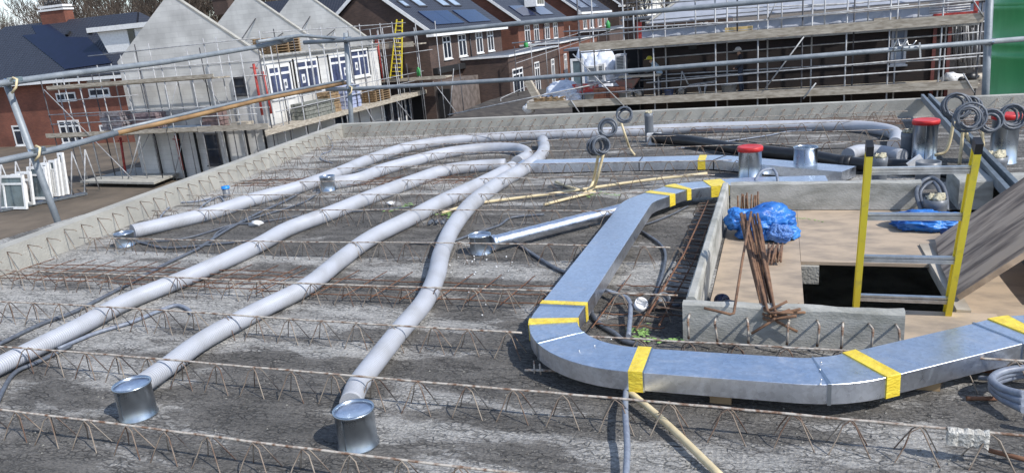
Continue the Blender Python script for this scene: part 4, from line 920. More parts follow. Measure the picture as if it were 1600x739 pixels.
# ================================================================== BACKGROUND BUILDINGS
def RP(px, py, p0, n):
    """sight line cut with the plane through p0 with normal n"""
    r = ray(px, py); n = V(n); o = V((0, 0, H)); return o + r * ((V(p0) - o).dot(n) / r.dot(n))
def win(par, ax, c, a0, a1, z0, z1, mull=(.5,), trans=None, t=.07, fm=white_pt, gm=glass, note=False, d=.05):
    """window on plane X=c facing +X (ax 'x') or Y=c facing -Y (ax 'y')"""
    def B(s, u0, u1, v0, v1, e0, e1):
        if ax == 'x': s.box((c + e0, u0, v0), (c + e1, u1, v1))
        else: s.box((u0, c - e1, v0), (u1, c - e0, v1))
    a0, a1 = min(a0, a1), max(a0, a1); s = MB()
    B(s, a0, a0 + t, z0, z1, .003, d); B(s, a1 - t, a1, z0, z1, .003, d); B(s, a0 + t, a1 - t, z0, z0 + t, .003, d); B(s, a0 + t, a1 - t, z1 - t, z1, .003, d)
    for m_ in mull:
        x = a0 + (a1 - a0) * m_; B(s, x - t / 2, x + t / 2, z0 + t, z1 - t, .003, d - .004)
    if trans: z = z0 + (z1 - z0) * trans; B(s, a0 + t, a1 - t, z - t / 2, z + t / 2, .004, d - .008)
    f = part('window', s, fm, par)
    s = MB(); B(s, a0 + t / 2, a1 - t / 2, z0 + t / 2, z1 - t / 2, .001, .02); part('pane', s, gm, f)
    s = MB(); B(s, a0 - .06, a1 + .06, z0 - .07, z0 - .002, .002, d + .07); part('sill', s, fm, f)
    if note:
        x = a0 + (a1 - a0) * note; s = MB(); B(s, x - .16, x + .16, z0 + .45, z0 + .95, .021, .026); part('notice', s, white_pl, f)
        s = MB(); B(s, x - .08, x + .08, z0 + .58, z0 + .8, .027, .031); part('notice_print', s, dark_cond, f)
    return f
# ---- white limestone block houses with three raw gables
wh = thing('unfinished_house', 'white unfinished house row with three bare concrete gables', 'house', (-31, 40, GZ), 'unfinished houses')
XF = -26.0
s = MB(); s.box((-35.6, 34.12, GZ), (XF, 46.9, .78)); part('wall', s, white_blk, wh)
s = MB(); s.box((-35.5, 34.2, .782), (XF + .12, 46.95, .98)); part('attic_floor', s, precast, wh)
for k, (Y, za, zb) in enumerate(((34.1, 4.55, 1.28), (40.3, 4.78, 1.3), (46.2, 4.95, 1.3))):
    s = MB(); s.prism([(-35.62, Y, .984 if k else .7), (XF + .05, Y, .984 if k else .7), (XF + .05, Y, zb - .25), (-31.1, Y, za), (-35.62, Y, zb)], (0, .22, 0)); gb = part('gable_wall', s, white_blk, wh)
    s = MB(); s.prism([(XF + .05, Y - .02, zb - .23), (XF + .05, Y - .02, zb - .11), (-31.1, Y - .02, za + .12), (-31.1, Y - .02, za + .02)], (0, .26, 0)); part('coping', s, precast, gb)
    if k:
        for q, (x, z) in enumerate(((-30.4, 3.1), (-28.6, 2.1))):
            s = MB(); s.bar((x, Y - .05, z), (x - .9, Y - 1.9, 1.0), .035); part('gable_prop', s, dark_steel, wh)
for i, (xa, xb, yt, yb) in enumerate(((417, 452, 102, 148), (461, 496, 93, 140), (516, 547, 86, 131), (549, 576, 77, 112))):
    Ya, Yb = PX(xa, 110, XF).y, PX(xb, 105, XF).y; z1 = PX((xa + xb) / 2, yt, XF).z; z0 = z1 - 1.75
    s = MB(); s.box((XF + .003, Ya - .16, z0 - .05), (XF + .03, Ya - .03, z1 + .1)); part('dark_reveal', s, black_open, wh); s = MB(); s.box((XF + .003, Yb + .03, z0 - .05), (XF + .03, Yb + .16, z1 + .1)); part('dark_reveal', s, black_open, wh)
    blu = mat('blue_window_glass', (.07, .09, .17), (.04, .05, .09), rough=.1, scale=1.5)
    win(wh, 'x', XF, Ya, Yb, z0, z1, (.48,), .74, t=.13, gm=blu, note=(.7, .3, .72, .3)[i])
for i, (xa, xb) in enumerate(((520, 545), (600, 622), (626, 642))):
    Ya, Yb = PX(xa, 185, XF).y, PX(xb, 175, XF).y; win(wh, 'x', XF, Ya, Yb, -5.3, -2.75, (.5,), None, t=.14, gm=glass, note=.4 if i == 1 else False)
for xa, xb, za, zb in ((-27.9, -27.1, -1.0, -.05), (-30.6, -29.6, -4.8, -3.0)):
    win(wh, 'y', 34.12, xa, xb, za, zb, (), .5, t=.08, fm=dark_steel)
s = MB()
for x in (-34, -32.3, -31.1, -29.0, -27.6, -26.4): s = MB(); s.box((x, 33.9, GZ), (x + .09, 34.0, -2.7)); part('dark_prop', s, black_open, wh)

# bricks and packed sheets stacked on scaffold come further down

# ---- brown brick houses along the street
def brick_house(Y0, L, e, label, bm, wins, panels, sky_w, gw=9.2, rise=3.45, XFr=-24.0):
    t = thing('brick_house', label, 'house', (XFr - gw / 2, Y0 + L / 2, GZ), 'brick houses with tiled roofs')
    xm = XFr - gw / 2
    s = MB(); s.prism([(XFr, Y0, GZ), (XFr, Y0, e), (xm, Y0, e + rise), (XFr - gw, Y0, e), (XFr - gw, Y0, GZ)], (0, L, 0)); part('wall', s, bm, t)
    sl = rise / (gw / 2); n = V((sl, 0, 1)).normalized(); ov = .45
    for sg in (1, -1):
        a = V((xm, 0, e + rise + .1)); b = V((xm + sg * (gw / 2 + ov), 0, e + .1 - sl * ov)); th = V((0, 0, .16))
        s = MB(); s.prism([V((a.x, Y0 - .25, a.z)), V((b.x, Y0 - .25, b.z)), V((b.x, Y0 - .25, b.z)) + th, V((a.x, Y0 - .25, a.z)) + th], (0, L + .5, 0)); me = part('roof', s, tiles, t)
        uvl = me.data.uv_layers.new(name='UVMap')
        for p in me.data.polygons:
            for li in p.loop_indices:
                co_ = me.data.vertices[me.data.loops[li].vertex_index].co; uvl.data[li].uv = (co_.y * .6, co_.z * 1.1)
        s = MB(); s.prism([V((a.x, Y0 - .31, a.z - .1)), V((b.x, Y0 - .31, b.z - .1)), V((b.x, Y0 - .31, b.z + .2)), V((a.x, Y0 - .31, a.z + .2))], (0, .055, 0)); part('barge_board', s, white_pt, t)
    zb = e + .1 - sl * ov
    s = MB(); s.box((XFr + .02, Y0 - .3, zb - .22), (XFr + ov + .16, Y0 + L + .3, zb + .06)); part('gutter', s, white_pt, t)
    for (a0, a1, z0, z1) in wins: win(t, 'x', XFr, a0, a1, z0, z1, (.5,), .72, t=.11)
    def onroof(y, f): return V((xm + (gw / 2 + ov) * f, y, e + rise + .27 - sl * (gw / 2 + ov) * f))
    for (y0, y1, f0, f1) in panels:
        s = MB(); s.prism([onroof(y0, f0), onroof(y1, f0), onroof(y1, f1), onroof(y0, f1)], n * .09); sp_ = part('solar_panel', s, solar, t)
    for (y0, y1, f0, f1) in sky_w:
        s = MB(); s.prism([onroof(y0 - .1, f0 - .02), onroof(y1 + .1, f0 - .02), onroof(y1 + .1, f1 + .02), onroof(y0 - .1, f1 + .02)], n * .08); q = part('roof_window', s, dark_steel, t)
        s = MB(); s.prism([onroof(y0, f0) + n * .082, onroof(y1, f0) + n * .082, onroof(y1, f1) + n * .082, onroof(y0, f1) + n * .082], n * .02); part('pane', s, mat('skylight_glass', (.35, .42, .5), (.25, .32, .4), rough=.1, scale=1), q)
    s = MB(); s.bar((XFr + .08, Y0 + L / 2, -1.0), (XFr + .08, Y0 + L / 2, zb - .2), .05); part('downpipe', s, dark_steel, t)
    return t
w1 = [(53.4, 54.9, -.72, 1.02), (56.4, 58.0, -.72, 1.02), (60.2, 61.7, -.7, 1.05), (62.9, 64.4, -.7, 1.1)]
h1 = brick_house(51.0, 15.6, 1.5, 'brown brick house with solar panels and skylights, nearest the white gables', brick_dark, w1, [(52.8, 55.6, .62, .9), (55.65, 58.2, .62, .9), (59.3, 64.3, .62, .9)], [(52.0, 52.7, .4, .5), (54.4, 55.6, .28, .5), (58.9, 60.2, .28, .5), (61.3, 62.6, .28, .5)])
h2 = brick_house(71.5, 17, 1.75, 'second brick house up the street, redder, with white dormer on its roof', brick_or, [(73.5, 75.2, -.55, 1.2), (76.6, 78.3, -.55, 1.2), (80.6, 82.3, -.55, 1.25), (83.9, 85.6, -.55, 1.25)], [(73.5, 78, .62, .9), (79.5, 84.5, .62, .9)], [])
h3 = brick_house(95.5, 18, 2.3, 'third brick house up the street, partly behind the far scaffold', brick_or, [(98, 100, 0, 1.8), (102, 104, 0, 1.8), (107, 109, 0, 1.9), (111, 113, 0, 1.9)], [(97.5, 102, .6, .9), (103.5, 108.5, .6, .9)], [])
h4 = brick_house(122, 18, 3.0, 'farthest brick house at the end of the street behind scaffold tubes', brick_dark, [(125, 127, .4, 2.2), (130, 132, .4, 2.2)], [], [])
# dormer on the second house
s = MB(); s.box((-25.4, 78.5, 3.0), (-24.1 - .0, 81.5, 4.8)); dm = part('dormer', s, white_pt, h2)
s = MB(); s.box((-24.09, 78.9, 3.25), (-24.06, 79.6, 4.6)); s.box((-24.09, 79.8, 3.25), (-24.06, 80.4, 4.6)); s.box((-24.09, 80.6, 3.25), (-24.06, 81.2, 4.6)); part('pane', s, glass, dm)
# single storey fronts with flat roofs
def front(Y0, Y1, X1, zt, par, bm, wins, nm='front_extension'):
    s = MB(); s.box((-23.99, Y0, GZ), (X1, Y1, zt)); f = part(nm, s, bm, par)
    s = MB(); s.box((-23.95, Y0 - .12, zt + .002), (X1 + .12, Y1 + .1, zt + .14)); part('flat_roof', s, dark_cond, f)
    s = MB(); s.box((X1 + .122, Y0 - .12, zt), (X1 + .15, Y1 + .1, zt + .15)); s.box((-23.95, Y0 - .15, zt), (X1 + .15, Y0 - .122, zt + .15)); part('roof_trim', s, white_pt, f)
    for (a0, a1, z0, z1) in wins: win(par, 'x', X1, a0, a1, z0, z1, (.35, .65) if a1 - a0 > 2 else (.5,), .8, t=.12)
front(56.6, 70.9, -20.0, -1.0, h1, brick_dark, [(57.3, 59.9, -4.4, -2.0), (63.2, 64.6, -4.5, -1.9), (68.4, 69.4, -4.5, -2.0)])
front(71.6, 88, -20.0, -.75, h2, brick_or, [(73, 74, -4.6, -1.8), (78, 80.6, -4.4, -1.9)])
front(95, 125, -20.0, -.35, h3, brick_dark, [(97, 98.2, -3.6, -1.9), (102, 104, -3.6, -1.9), (107, 110.5, -3.6, -1.2), (114, 117, -3.4, -.9)])
s = MB(); s.box((-23.985, 51.0, GZ), (-22.6, 56.5, -2.2)); part('porch_wall', s, mat('grey_brick', (.17, .14, .125), (.1, .08, .07), rough=.95, scale=2), h1)
s = MB(); s.box((-23.98, 51.2, -1.62), (-23.6, 66.5, -1.2)); part('dark_fascia', s, black_open, h1)
s = MB(); s.box((-23.7, 50.93, -4.9), (-22.7, 50.99, -2.7)); s.box((-26.8, 50.93, -5.4), (-24.9, 50.985, -2.4)); part('dark_doorway', s, black_open, h1)

# ---- red brick house with hipped dark roof at the left
rh = thing('brick_house', 'bright red brick house with large dark hipped roof, chimney and dormer', 'house', (-62, 55, GZ), 'brick houses with tiled roofs')
s = MB(); s.box((-76, 50, GZ), (-50.8, 62, .1)); part('wall', s, brick_red, rh)
p0 = V((-60, 49.4, .15)); p1 = V((-60, 56, 5.2)); nr_ = (p1 - p0).cross(V((1, 0, 0))).normalized(); nr_ = nr_ if nr_.z > 0 else -nr_
q = lambda x, y: RP(x, y, p0, nr_)
def proj_list(lst): return [q(x, y) for x, y in lst]
ea, eb = V((-76.6, 49.4, .15)), V((-50.2, 49.4, .15)); ra, rb = V((-71.5, 56, 5.2)), V((-54.8, 56, 5.2))
def roofpoly(pts, nm, m, th=.18, par=rh, usc=1.0):
    s = MB(); nn_ = (V(pts[1]) - V(pts[0])).cross(V(pts[2]) - V(pts[1])).normalized(); nn_ = nn_ if nn_.z > 0 else -nn_
    s.prism(pts, nn_ * th); o = part(nm, s, m, par); uvl = o.data.uv_layers.new(name='UVMap')
    for p in o.data.polygons:
        for li in p.loop_indices:
            c_ = o.data.vertices[o.data.loops[li].vertex_index].co; uvl.data[li].uv = (c_.x * .6 + c_.y * .1, c_.z * 1.3 + 0 * c_.y)
    return o
roofpoly([ea, eb, rb, ra], 'roof', tiles)
roofpoly([eb, V((-50.2, 62.6, .15)), rb], 'roof', tiles); roofpoly([ea, ra, V((-76.6, 62.6, .15))], 'roof', tiles)
s = MB(); s.box((-76.7, 49.2, -.12), (-50.1, 49.42, .14)); part('gutter', s, white_pt, rh)
for poly in ([(52, 44), (79, 42), (108, 62), (140, 62), (178, 102), (105, 112), (38, 59), (60, 57)],):
    s = MB(); s.prism([p + nr_ * .2 for p in proj_list(poly)], nr_ * .06); part('solar_panel', s, mat('black_panel', (.008, .01, .03), (.006, .008, .022), rough=.3, scale=2), rh)
for (x, y) in ((110, 57), (146, 54)):
    s = MB(); c = q(x, y); s.beam(c, c + nr_ * .4, .35, .5); part('roof_vent', s, black_pl, rh)
s = MB(); a, b = PY(72, 38, 56), PY(110, 38, 56); s.box((a.x, 55.6, 4.0), (b.x, 56.6, 6.25)); chm = part('chimney', s, brick_red, rh)
s = MB(); s.box((a.x - .1, 55.5, 6.26), (b.x + .1, 56.7, 6.42)); s.box((a.x - .05, 55.55, 6.55), (b.x + .05, 56.65, 6.75)); part('chimney_cap', s, white_pt, chm)
s = MB()
for k in range(4): s.bar((a.x + .6 + k * .55, 56, 6.76), (a.x + .6 + k * .55, 56, 7.1 + .15 * (k % 2)), .16, 8)
part('chimney_pot', s, black_pl, chm)
s = MB(); d0, d1 = PY(160, 55, 52), PY(216, 55, 52); s.prism([(d0.x, 51.5, 3.75), (d1.x + 2, 51.5, 3.75), (d1.x + 2, 51.5, 1.2), (d1.x - 3.0, 51.5, 1.6)], (0, 3, 0)); dmr = part('dormer', s, white_pt, rh)
s = MB(); s.box((d0.x - .7, 51.1, 3.76), (d1.x + 2.4, 54.8, 4.15)); part('dormer_roof', s, white_pt, dmr)
s = MB(); c = PY(206, 57, 51.48); s.box((c.x - .35, 51.44, c.z - 1.0), (c.x + .35, 51.49, c.z + .8)); part('pane', s, glass, dmr)
for (xa, xb, ya, yb, ml) in ((83, 110, 127, 137, (.5,)), (136, 172, 117, 127, (.35, .65)), (88, 119, 145, 158, (.45,)), (139, 172, 138, 151, (.35,)), (94, 127, 188, 224, (.33, .66)), (156, 180, 195, 206, (.5,)), (22, 36, 196, 228, ())):
    a, b = PY(xa, (ya + yb) / 2, 50), PY(xb, (ya + yb) / 2, 50); z1, z0 = PY((xa + xb) / 2, ya, 50).z, PY((xa + xb) / 2, yb, 50).z
    win(rh, 'y', 50, a.x, b.x, z0, z1, ml, None if z1 - z0 < 1 else .75, t=.14)

# second dark roof behind (between the gables)
t = thing('brick_house', 'dark roofed house glimpsed between the first and second white gables', 'house', (-60, 75, GZ), 'brick houses with tiled roofs')
s = MB(); s.box((-62, 75, GZ), (-46, 84, 2.0)); part('wall', s, brick_dark, t)
roofpoly([(-62.6, 74.4, 2.0), (-45.4, 74.4, 2.0), (-45.4, 79.5, 6.3), (-62.6, 79.5, 6.3)], 'roof', tiles, par=t)
s = MB(); c = PY(347, 5, 79); s.box((c.x - 1.1, 78.6, 5.5), (c.x + 1.1, 79.8, 7.3)); q2 = part('chimney', s, brick_dark, t); s = MB(); s.box((c.x - 1.2, 78.5, 7.31), (c.x + 1.2, 79.9, 7.6)); part('chimney_cap', s, white_pt, q2)
t = thing('brick_house', 'house with white dormer glimpsed between the second gable and third gable', 'house', (-42, 80, GZ), 'brick houses with tiled roofs')
s = MB(); s.box((-50, 82, GZ), (-36, 90, 3.4)); part('wall', s, brick_dark, t)
s = MB(); s.box((-44.8, 80.5, 3.42), (-36.5, 84.5, 5.4)); dd = part('dormer', s, white_pt, t); s = MB(); s.box((-45.4, 80, 5.41), (-36, 85, 5.9)); part('dormer_roof', s, white_pt, dd)
roofpoly([(-50.6, 81.6, 3.4), (-35.4, 81.6, 3.4), (-35.4, 86.5, 7.3), (-50.6, 86.5, 7.3)], 'roof', tiles, par=t)

# ---- unfinished house on the right, roof wrapped in grey foil
YR = 33.0
ur = thing('unfinished_house', 'unfinished shaded brick house on the right with grey foil wrapped roof', 'house', (0, 36, GZ), 'unfinished houses')
XL, XRr = PY(1003, 60, YR).x, 8.5
s = MB(); s.box((XL, YR, GZ), (6.1, YR + 9, .12)); part('wall', s, brick_shaded, ur)
zt_ = PY(1200, 62, YR).z
s = MB(); s.box((XL - .1, YR - .12, zt_ - .02), (7.0, YR - .004, zt_ + .14)); part('lintel', s, precast, ur)
zz0, zz1 = zt_ + .16, PY(1200, 32, YR).z
s = MB(); n = 40
s.loft([[V((XL - .1 + (7.4 - XL) * i / n, YR - .2 + .03 * math.sin(i * 1.7), zz0)), V((XL - .1 + (7.4 - XL) * i / n, YR - .25 + .05 * math.sin(i * 2.3), (zz0 + zz1) / 2)), V((XL - .1 + (7.4 - XL) * i / n, YR - .1 + .03 * math.sin(i * 1.1), zz1)), V((XL - .1 + (7.4 - XL) * i / n, YR + .3, zz1)), V((XL - .1 + (7.4 - XL) * i / n, YR + .3, zz0))] for i in range(n + 1)]); part('wall_foil', s, grey_foil, ur)
# roof: hip edge rising from (1012,38) to (1066,0)
a = PY(1010, 40, YR - .35); rs = 1.0
hp_ = PY(1072, -6, YR + 1.3)
n = V((0, -1, 1.15)).normalized()
hp_ = RP(1072, -6, a, n); top = 6.0
s = MB(); d_ = (hp_ - a).normalized(); tp = a + d_ * ((hp_ - a).length * 3.2)
s.prism([a, V((7.6, a.y, a.z)), V((7.6, tp.y, tp.z)), tp], n * .08); part('roof_foil', s, grey_foil, ur)
s = MB(); s.beam(a + n * .11, tp + n * .11, .14, .06); part('roof_edge', s, precast, ur)
s = MB(); s.prism([a, tp, V((a.x + .4, a.y + 8, a.z))], V((-.05, 0, 0))); part('roof_foil', s, grey_foil, ur)
for (xa, xb, ya, yb) in ((1392, 1416, 46, 102),):
    A_, B_ = PY(xa, 75, YR), PY(xb, 75, YR); win(ur, 'y', YR, A_.x, B_.x, PY(xa, yb, YR).z, .1, (), .55, t=.09, fm=mat('blue_grey_frame', (.25, .28, .34), rough=.5), gm=mat('pale_glass', (.14, .18, .25), (.1, .13, .19), rough=.15, scale=2))
for xa, lab in ((1455, 'w'), (1478, 'w')):
    s = MB(); p = PY(xa, 100, YR - .05); s.box((p.x, YR - .08, GZ), (p.x + .12, YR - .005, .1)); part('post_strip', s, mat('brown_strip', (.14, .04, .035), rough=.7), ur)
s = MB(); c = PY(1155, 78, YR - .02); 
c = PY(1365, 40, YR - .3); s.box((c.x, YR - .34, c.z), (c.x + .9, YR - .26, c.z + .25)); part('roof_batten', s, wood_l, ur)
c = PY(1350, 44, YR - .3)
s = MB(); c = PY(1120, 74, YR - .04); s.box((PY(1076, 73, YR).x, YR - .05, c.z - .02), (PY(1088, 73, YR).x, YR - .003, c.z + .2)); part('wall_lamp', s, black_pl, ur)
# ---- green silo
gs = thing('mortar_silo', 'large green ribbed silo at the right frame edge', 'silo', (4.15, 13.6, GZ))
c = V((4.25, 13.9, GZ)); R_ = 1.36
R_ = abs(c.x - PY(1546, 60, 13.9).x) * .98
s = MB(); prof = [(.25, 1.2), (R_, 3.4)]
for z in (5.2, 5.9, 6.1, 6.62, 6.68): prof += [(R_, z - .05), (R_ * 1.012, z - .03), (R_ * 1.012, z + .03), (R_, z + .05)]
prof += [(R_, 7.15), (R_ * .9, 7.3), (0, 7.4)]
s.lathe(prof, c, 48); part('tank', s, green_p, gs)
for k in range(4):
    a_ = k * math.pi / 2 + .78; s = MB(); s.bar(c + V((R_ * math.cos(a_) * .95, R_ * math.sin(a_) * .95, 0)), c + V((R_ * math.cos(a_) * .95, R_ * math.sin(a_) * .95, 4.2)), .08, 8); part('leg', s, green_p, gs)

# ================================================================== SCAFFOLDS
def scaffold(label, org, ups, rails, decks, braces=(), r=.03, m=scaf_steel, md=wood_l):
    t = thing('scaffold', label, 'scaffold', org, 'tube scaffolds on the building site')
    for k, (x, y, z0, z1) in enumerate(ups):
        s = MB(); lx = .02 * math.sin(k * 3.3); s.bar((x, y, z0), (x + lx, y, z1), r, 7); part('upright', s, m if k % 5 else dark_steel, t)
    for a, b in rails: s = MB(); s.bar(a, b, r * .9, 7); part('ledger', s, m, t)
    for a, b in decks: s = MB(); s.box(a, b); part('deck', s, md, t)
    for a, b in braces: s = MB(); s.bar(a, b, r * .85, 7); part('brace', s, m, t)
    return t
# S1 across the first white gable, reaching left in front of the red house
ups = [(-40 + k * 1.5 + .25 * math.sin(k * 2), y, GZ, 1.2 + .9 * ((k * 7) % 3) / 2 if -40 + k * 1.25 > -37 else .9) for k in range(11) for y in (32.6, 33.6)]
rl = [((-36, 32.56, 1.72), (-24.8, 32.56, 1.86)), ((-40, 32.55, .75), (-26, 32.55, .8)), ((-40, 32.55, -1.9), (-25.5, 32.55, -1.9)), ((-40, 32.55, -1.35), (-25.5, 32.55, -1.4)), ((-40, 33.66, -1.6), (-25.5, 33.66, -1.7)), ((-40, 33.66, .0), (-25.5, 33.66, .0)), ((-39, 32.5, -.6), (-33, 32.5, -.55))]
dk = [((-39.6, 32.62, .02), (-27.6, 33.55, .08)), ((-39.6, 32.52, .085), (-27.8, 32.56, .28)), ((-40.5, 32.62, -2.72), (-24.9, 33.55, -2.66)), ((-40.6, 32.52, -2.655), (-29.5, 32.56, -2.42)), ((-29.45, 32.5, -2.7), (-24.9, 32.54, -2.4))]
br_ = [((-39.8, 32.5, .1), (-37.2, 32.5, -2.6)), ((-30.2, 32.5, 0), (-31.6, 32.5, -2.6)), ((-37, 32.48, -2.8), (-34.4, 32.48, GZ)), ((-33.5, 32.48, -2.8), (-35.3, 32.48, GZ)), ((-36.5, 33.7, GZ), (-34, 33.7, -2.8)), ((-29.5, 33.7, .0), (-28.0, 33.7, -2.6)), ((-31.5, 33.7, -2.8), (-33, 33.7, GZ))]
scaffold('scaffold wrapped across the first white gable and reaching towards the red house', (-32, 33, GZ), ups, rl, dk, br_)
# S2 along the white fronts
ups = [(x, 34.0 + k * 1.45, GZ, (2.25, -.6, 1.9)[k % 3]) for k in range(11) for x in (-24.7, -25.6)] + [(-24.7, 51.5 + k * 1.6, GZ, -1.2) for k in range(4)]
rl = [((-24.66, 33, 2.08), (-24.66, 49, 2.15)), ((-24.66, 33, -1.35), (-24.66, 57, -1.3)), ((-24.66, 33, -1.9), (-24.66, 57, -1.85)), ((-25.6, 34, .9), (-25.6, 48.5, .95))]
dk = [((-25.75, 33, -2.76), (-24.75, 57.5, -2.7)), ((-24.64, 31.8, -2.95), (-24.6, 57.5, -2.66))]
br_ = [((-24.6, 35, GZ), (-24.6, 36.8, -2.8)), ((-24.6, 42, -2.8), (-24.6, 44, GZ)), ((-24.6, 46, -2.8), (-24.6, 49.5, GZ)), ((-24.6, 55.5, -2.8), (-24.6, 57.3, GZ)), ((-24.6, 57.8, -2.2), (-24.6, 56.3, GZ))]
scaffold('scaffold with stacked pallets along the white windows of the gabled row', (-25, 44, GZ), ups, rl, dk, br_)
# S3 at the brown gable
ups = [(-28.6 + k * 1.5, 49.4, GZ, (2.2, 1.9, 1.5, 2.4, 2.1, -.9)[k]) for k in range(6)] + [(-27.8 + k * 1.5, 50.5, GZ, 1.8) for k in range(3)]
rl = [((-29, 49.36, 1.9), (-26, 49.36, 2.0)), ((-28.6, 49.36, -.1), (-23.0, 49.36, .2)), ((-28.6, 49.36, 1.1), (-25, 49.36, 1.2))]
dk = [((-28.9, 49.45, .62), (-23.9, 50.4, .70)), ((-28.9, 49.3, .5), (-24.4, 49.34, .85)), ((-29, 49.45, -1.8), (-22.2, 50.5, -1.7)), ((-29, 49.3, -1.85), (-22.2, 49.34, -1.62))]
br_ = [((-23.2, 49.3, -2), (-21.4, 49.3, -4.6)), ((-21.5, 49.3, -1.2), (-22.3, 49.3, -5))]
scaffold('scaffold with high plank deck and yellow ladder at the brown brick gable', (-25, 50, GZ), ups, rl, dk, br_)
# S4 in front of the foil roofed house
Yf = 31.0
dzt0 = PY(1200, 51, Yf - .1).z - .2
ux = [PY(x, 60, Yf).x for x in (905, 975, 1020, 1118, 1184, 1254, 1322, 1390, 1470)]
ups = [(x, Yf, GZ, 3.0) for x in ux] + [(x + .35, Yf + 1.1, GZ, 2.6) for x in ux] + [(x - .75, Yf + .02, dzt0, 1.7) for x in ux[2:]] + [(PY(1530, 60, Yf).x, Yf, GZ, 2.6)]
rl = []
for (x0_, y0_, x1_, y1_, yy_) in ((1000, 34, 1540, -12, Yf + 1.15), (905, 133, 1540, 88, Yf + 1.15), (1000, 8, 1300, -14, Yf - .05), (1010, 92, 1540, 50, Yf + 1.1), (800, 68, 1540, 0, Yf - .05), (1010, 130, 1540, 83, Yf - .05), (905, 148, 1540, 103, Yf - .05), (880, 50, 1200, 32, Yf - .05), (1000, 20, 1350, 5, Yf + 1.15), (1200, 31, 1420, 8, Yf - .05), (905, 83, 1540, 34, Yf - .06), (1020, 118, 1500, 92, Yf + 1.15), (700, 180, 930, 132, Yf - .05), (860, 150, 985, 118, Yf + .9)):
    rl.append((PY(x0_, y0_, yy_), PY(x1_, y1_, yy_)))
a, b = PY(905, 76, Yf - .1), PY(1537, 24, Yf - .1)
dzt = PY(1200, 51, Yf - .1).z
dk = [((a.x, Yf - .12, dzt - .2), (b.x, Yf - .08, dzt + .12)), ((a.x, Yf - .07, dzt - .16), (b.x, Yf + 1.1, dzt - .1))]
dl = PY(1200, 147, Yf - .1).z
aL = PY(905, 166, Yf - .1).x
dk += [((aL - 2.3, Yf - .12, dl - .16), (b.x, Yf - .08, dl + .13)), ((aL - 2.3, Yf - .07, dl - .1), (b.x + .1, YR - .01, dl - .02)), ((aL - 3, YR, dl - .12), (XL - .01, YR + 4.2, dl - .04)), ((6.15, YR, dl - .1), (b.x + 1.5, YR + 3, dl - .02))]
br_ = [(PY(895, 85, Yf - .15), PY(975, 166, Yf - .15)), (PY(1256, 58, Yf - .15), PY(1195, 140, Yf - .15)), (PY(1275, 130, Yf - .15), PY(1255, 155, Yf - .15)), (PY(1505, 115, Yf - .15), PY(1522, 145, Yf - .15)), (PY(1520, 0, Yf - .15), PY(1537, 27, Yf - .15)), (PY(892, 157, Yf - .15), PY(905, 176, Yf - .15)), (PY(1215, 0, Yf - .15), PY(1200, 30, Yf - .15))]
scaffold('long scaffold with two plank decks before the foil wrapped house', (0, Yf, GZ), ups, rl, dk, br_)
# S5 light guard frames in front of brick fronts
ups = [(-19.2, 56 + k * 4.2, -4.2 if k < 4 else -2, -.2 + k * .25) for k in range(9)]
rl = [((-19.2, 56, -.6), (-19.2, 92, .4)), ((-19.2, 56, -1.5), (-19.2, 92, -.4)), ((-19.2, 52, -3.7), (-19.2, 63, -3.3)), ((-19.2, 52, -3.7), (-19.2, 52, GZ))]
scaffold('light guard frames standing before the brick fronts of the street', (-19, 70, GZ), ups, rl, [])
ups = [(-13 + k * 1.3, 70 + 2 * (k % 2), GZ, 4.2) for k in range(8)]
rl = [((-13.5, 70, z), (-3.5, 70, z + .2)) for z in (.9, 1.9, 2.9, 3.9)] + [((-13.5, 72, z), (-3.5, 72, z)) for z in (1.4, 2.4, 3.4)]
scaffold('distant scaffold cage between the third brick house and the foil roof', (-8, 71, GZ), ups, rl, [((-13.5, 70.1, 1.5), (-3.8, 71.8, 1.6)), ((-13.5, 70.1, 3.4), (-3.8, 71.8, 3.5))])
s = MB(); s.box((-14, 73, GZ), (-4.5, 82, .8)); t = thing('brick_house', 'low brown brick house behind the distant scaffold cage', 'house', (-9, 77, GZ), 'brick houses with tiled roofs'); part('wall', s, brick_dark, t)
s = MB(); s.box((-14.2, 72.8, .81), (-4.3, 82, 1.0)); part('flat_roof', s, dark_cond, t)
for k in range(3): win(t, 'y', 73, -12.6 + k * 2.6, -11.4 + k * 2.6, -1.6, 0.1, (.5,), None, t=.1)

# ---- far yellow ladder, red props, pallets on the scaffold
yl = thing('ladder', 'tall yellow ladder on the scaffold at the brown brick gable', 'ladder', (-26.6, 48.9, -1.7))
P0, P1, Q0, Q1 = PY(609.5, 123, 49.1), PY(620, 31, 49.1), PY(627.5, 123, 49.1), PY(628.5, 31, 49.1)
for a, b in ((P0, P1), (Q0, Q1)): s = MB(); s.beam(a, b, .07, .07, V((0, 1, 0))); part('stile', s, yellow, yl)
for k in range(14):
    f = (k + .7) / 14.3; s = MB(); s.bar(P0.lerp(P1, f), Q0.lerp(Q1, f), .028, 6); part('rung', s, yellow, yl)
for (a, b, c_, d_, Y, lab) in ((587, 67, 593, 128, 48.7, 'leftmost red steel prop beside the far yellow ladder'), (590, 66, 598, 127, 48.9, 'red steel prop standing closest to the far yellow ladder')):
    s = MB(); p, q_ = PY(a, b, Y), PY(c_, d_, Y); s.bar(p, q_, .06, 8); s.bar(p, p + (p - q_).normalized() * .5, .04, 8); single('steel_prop', s, red_pt, lab, 'prop', q_, group='red steel props')
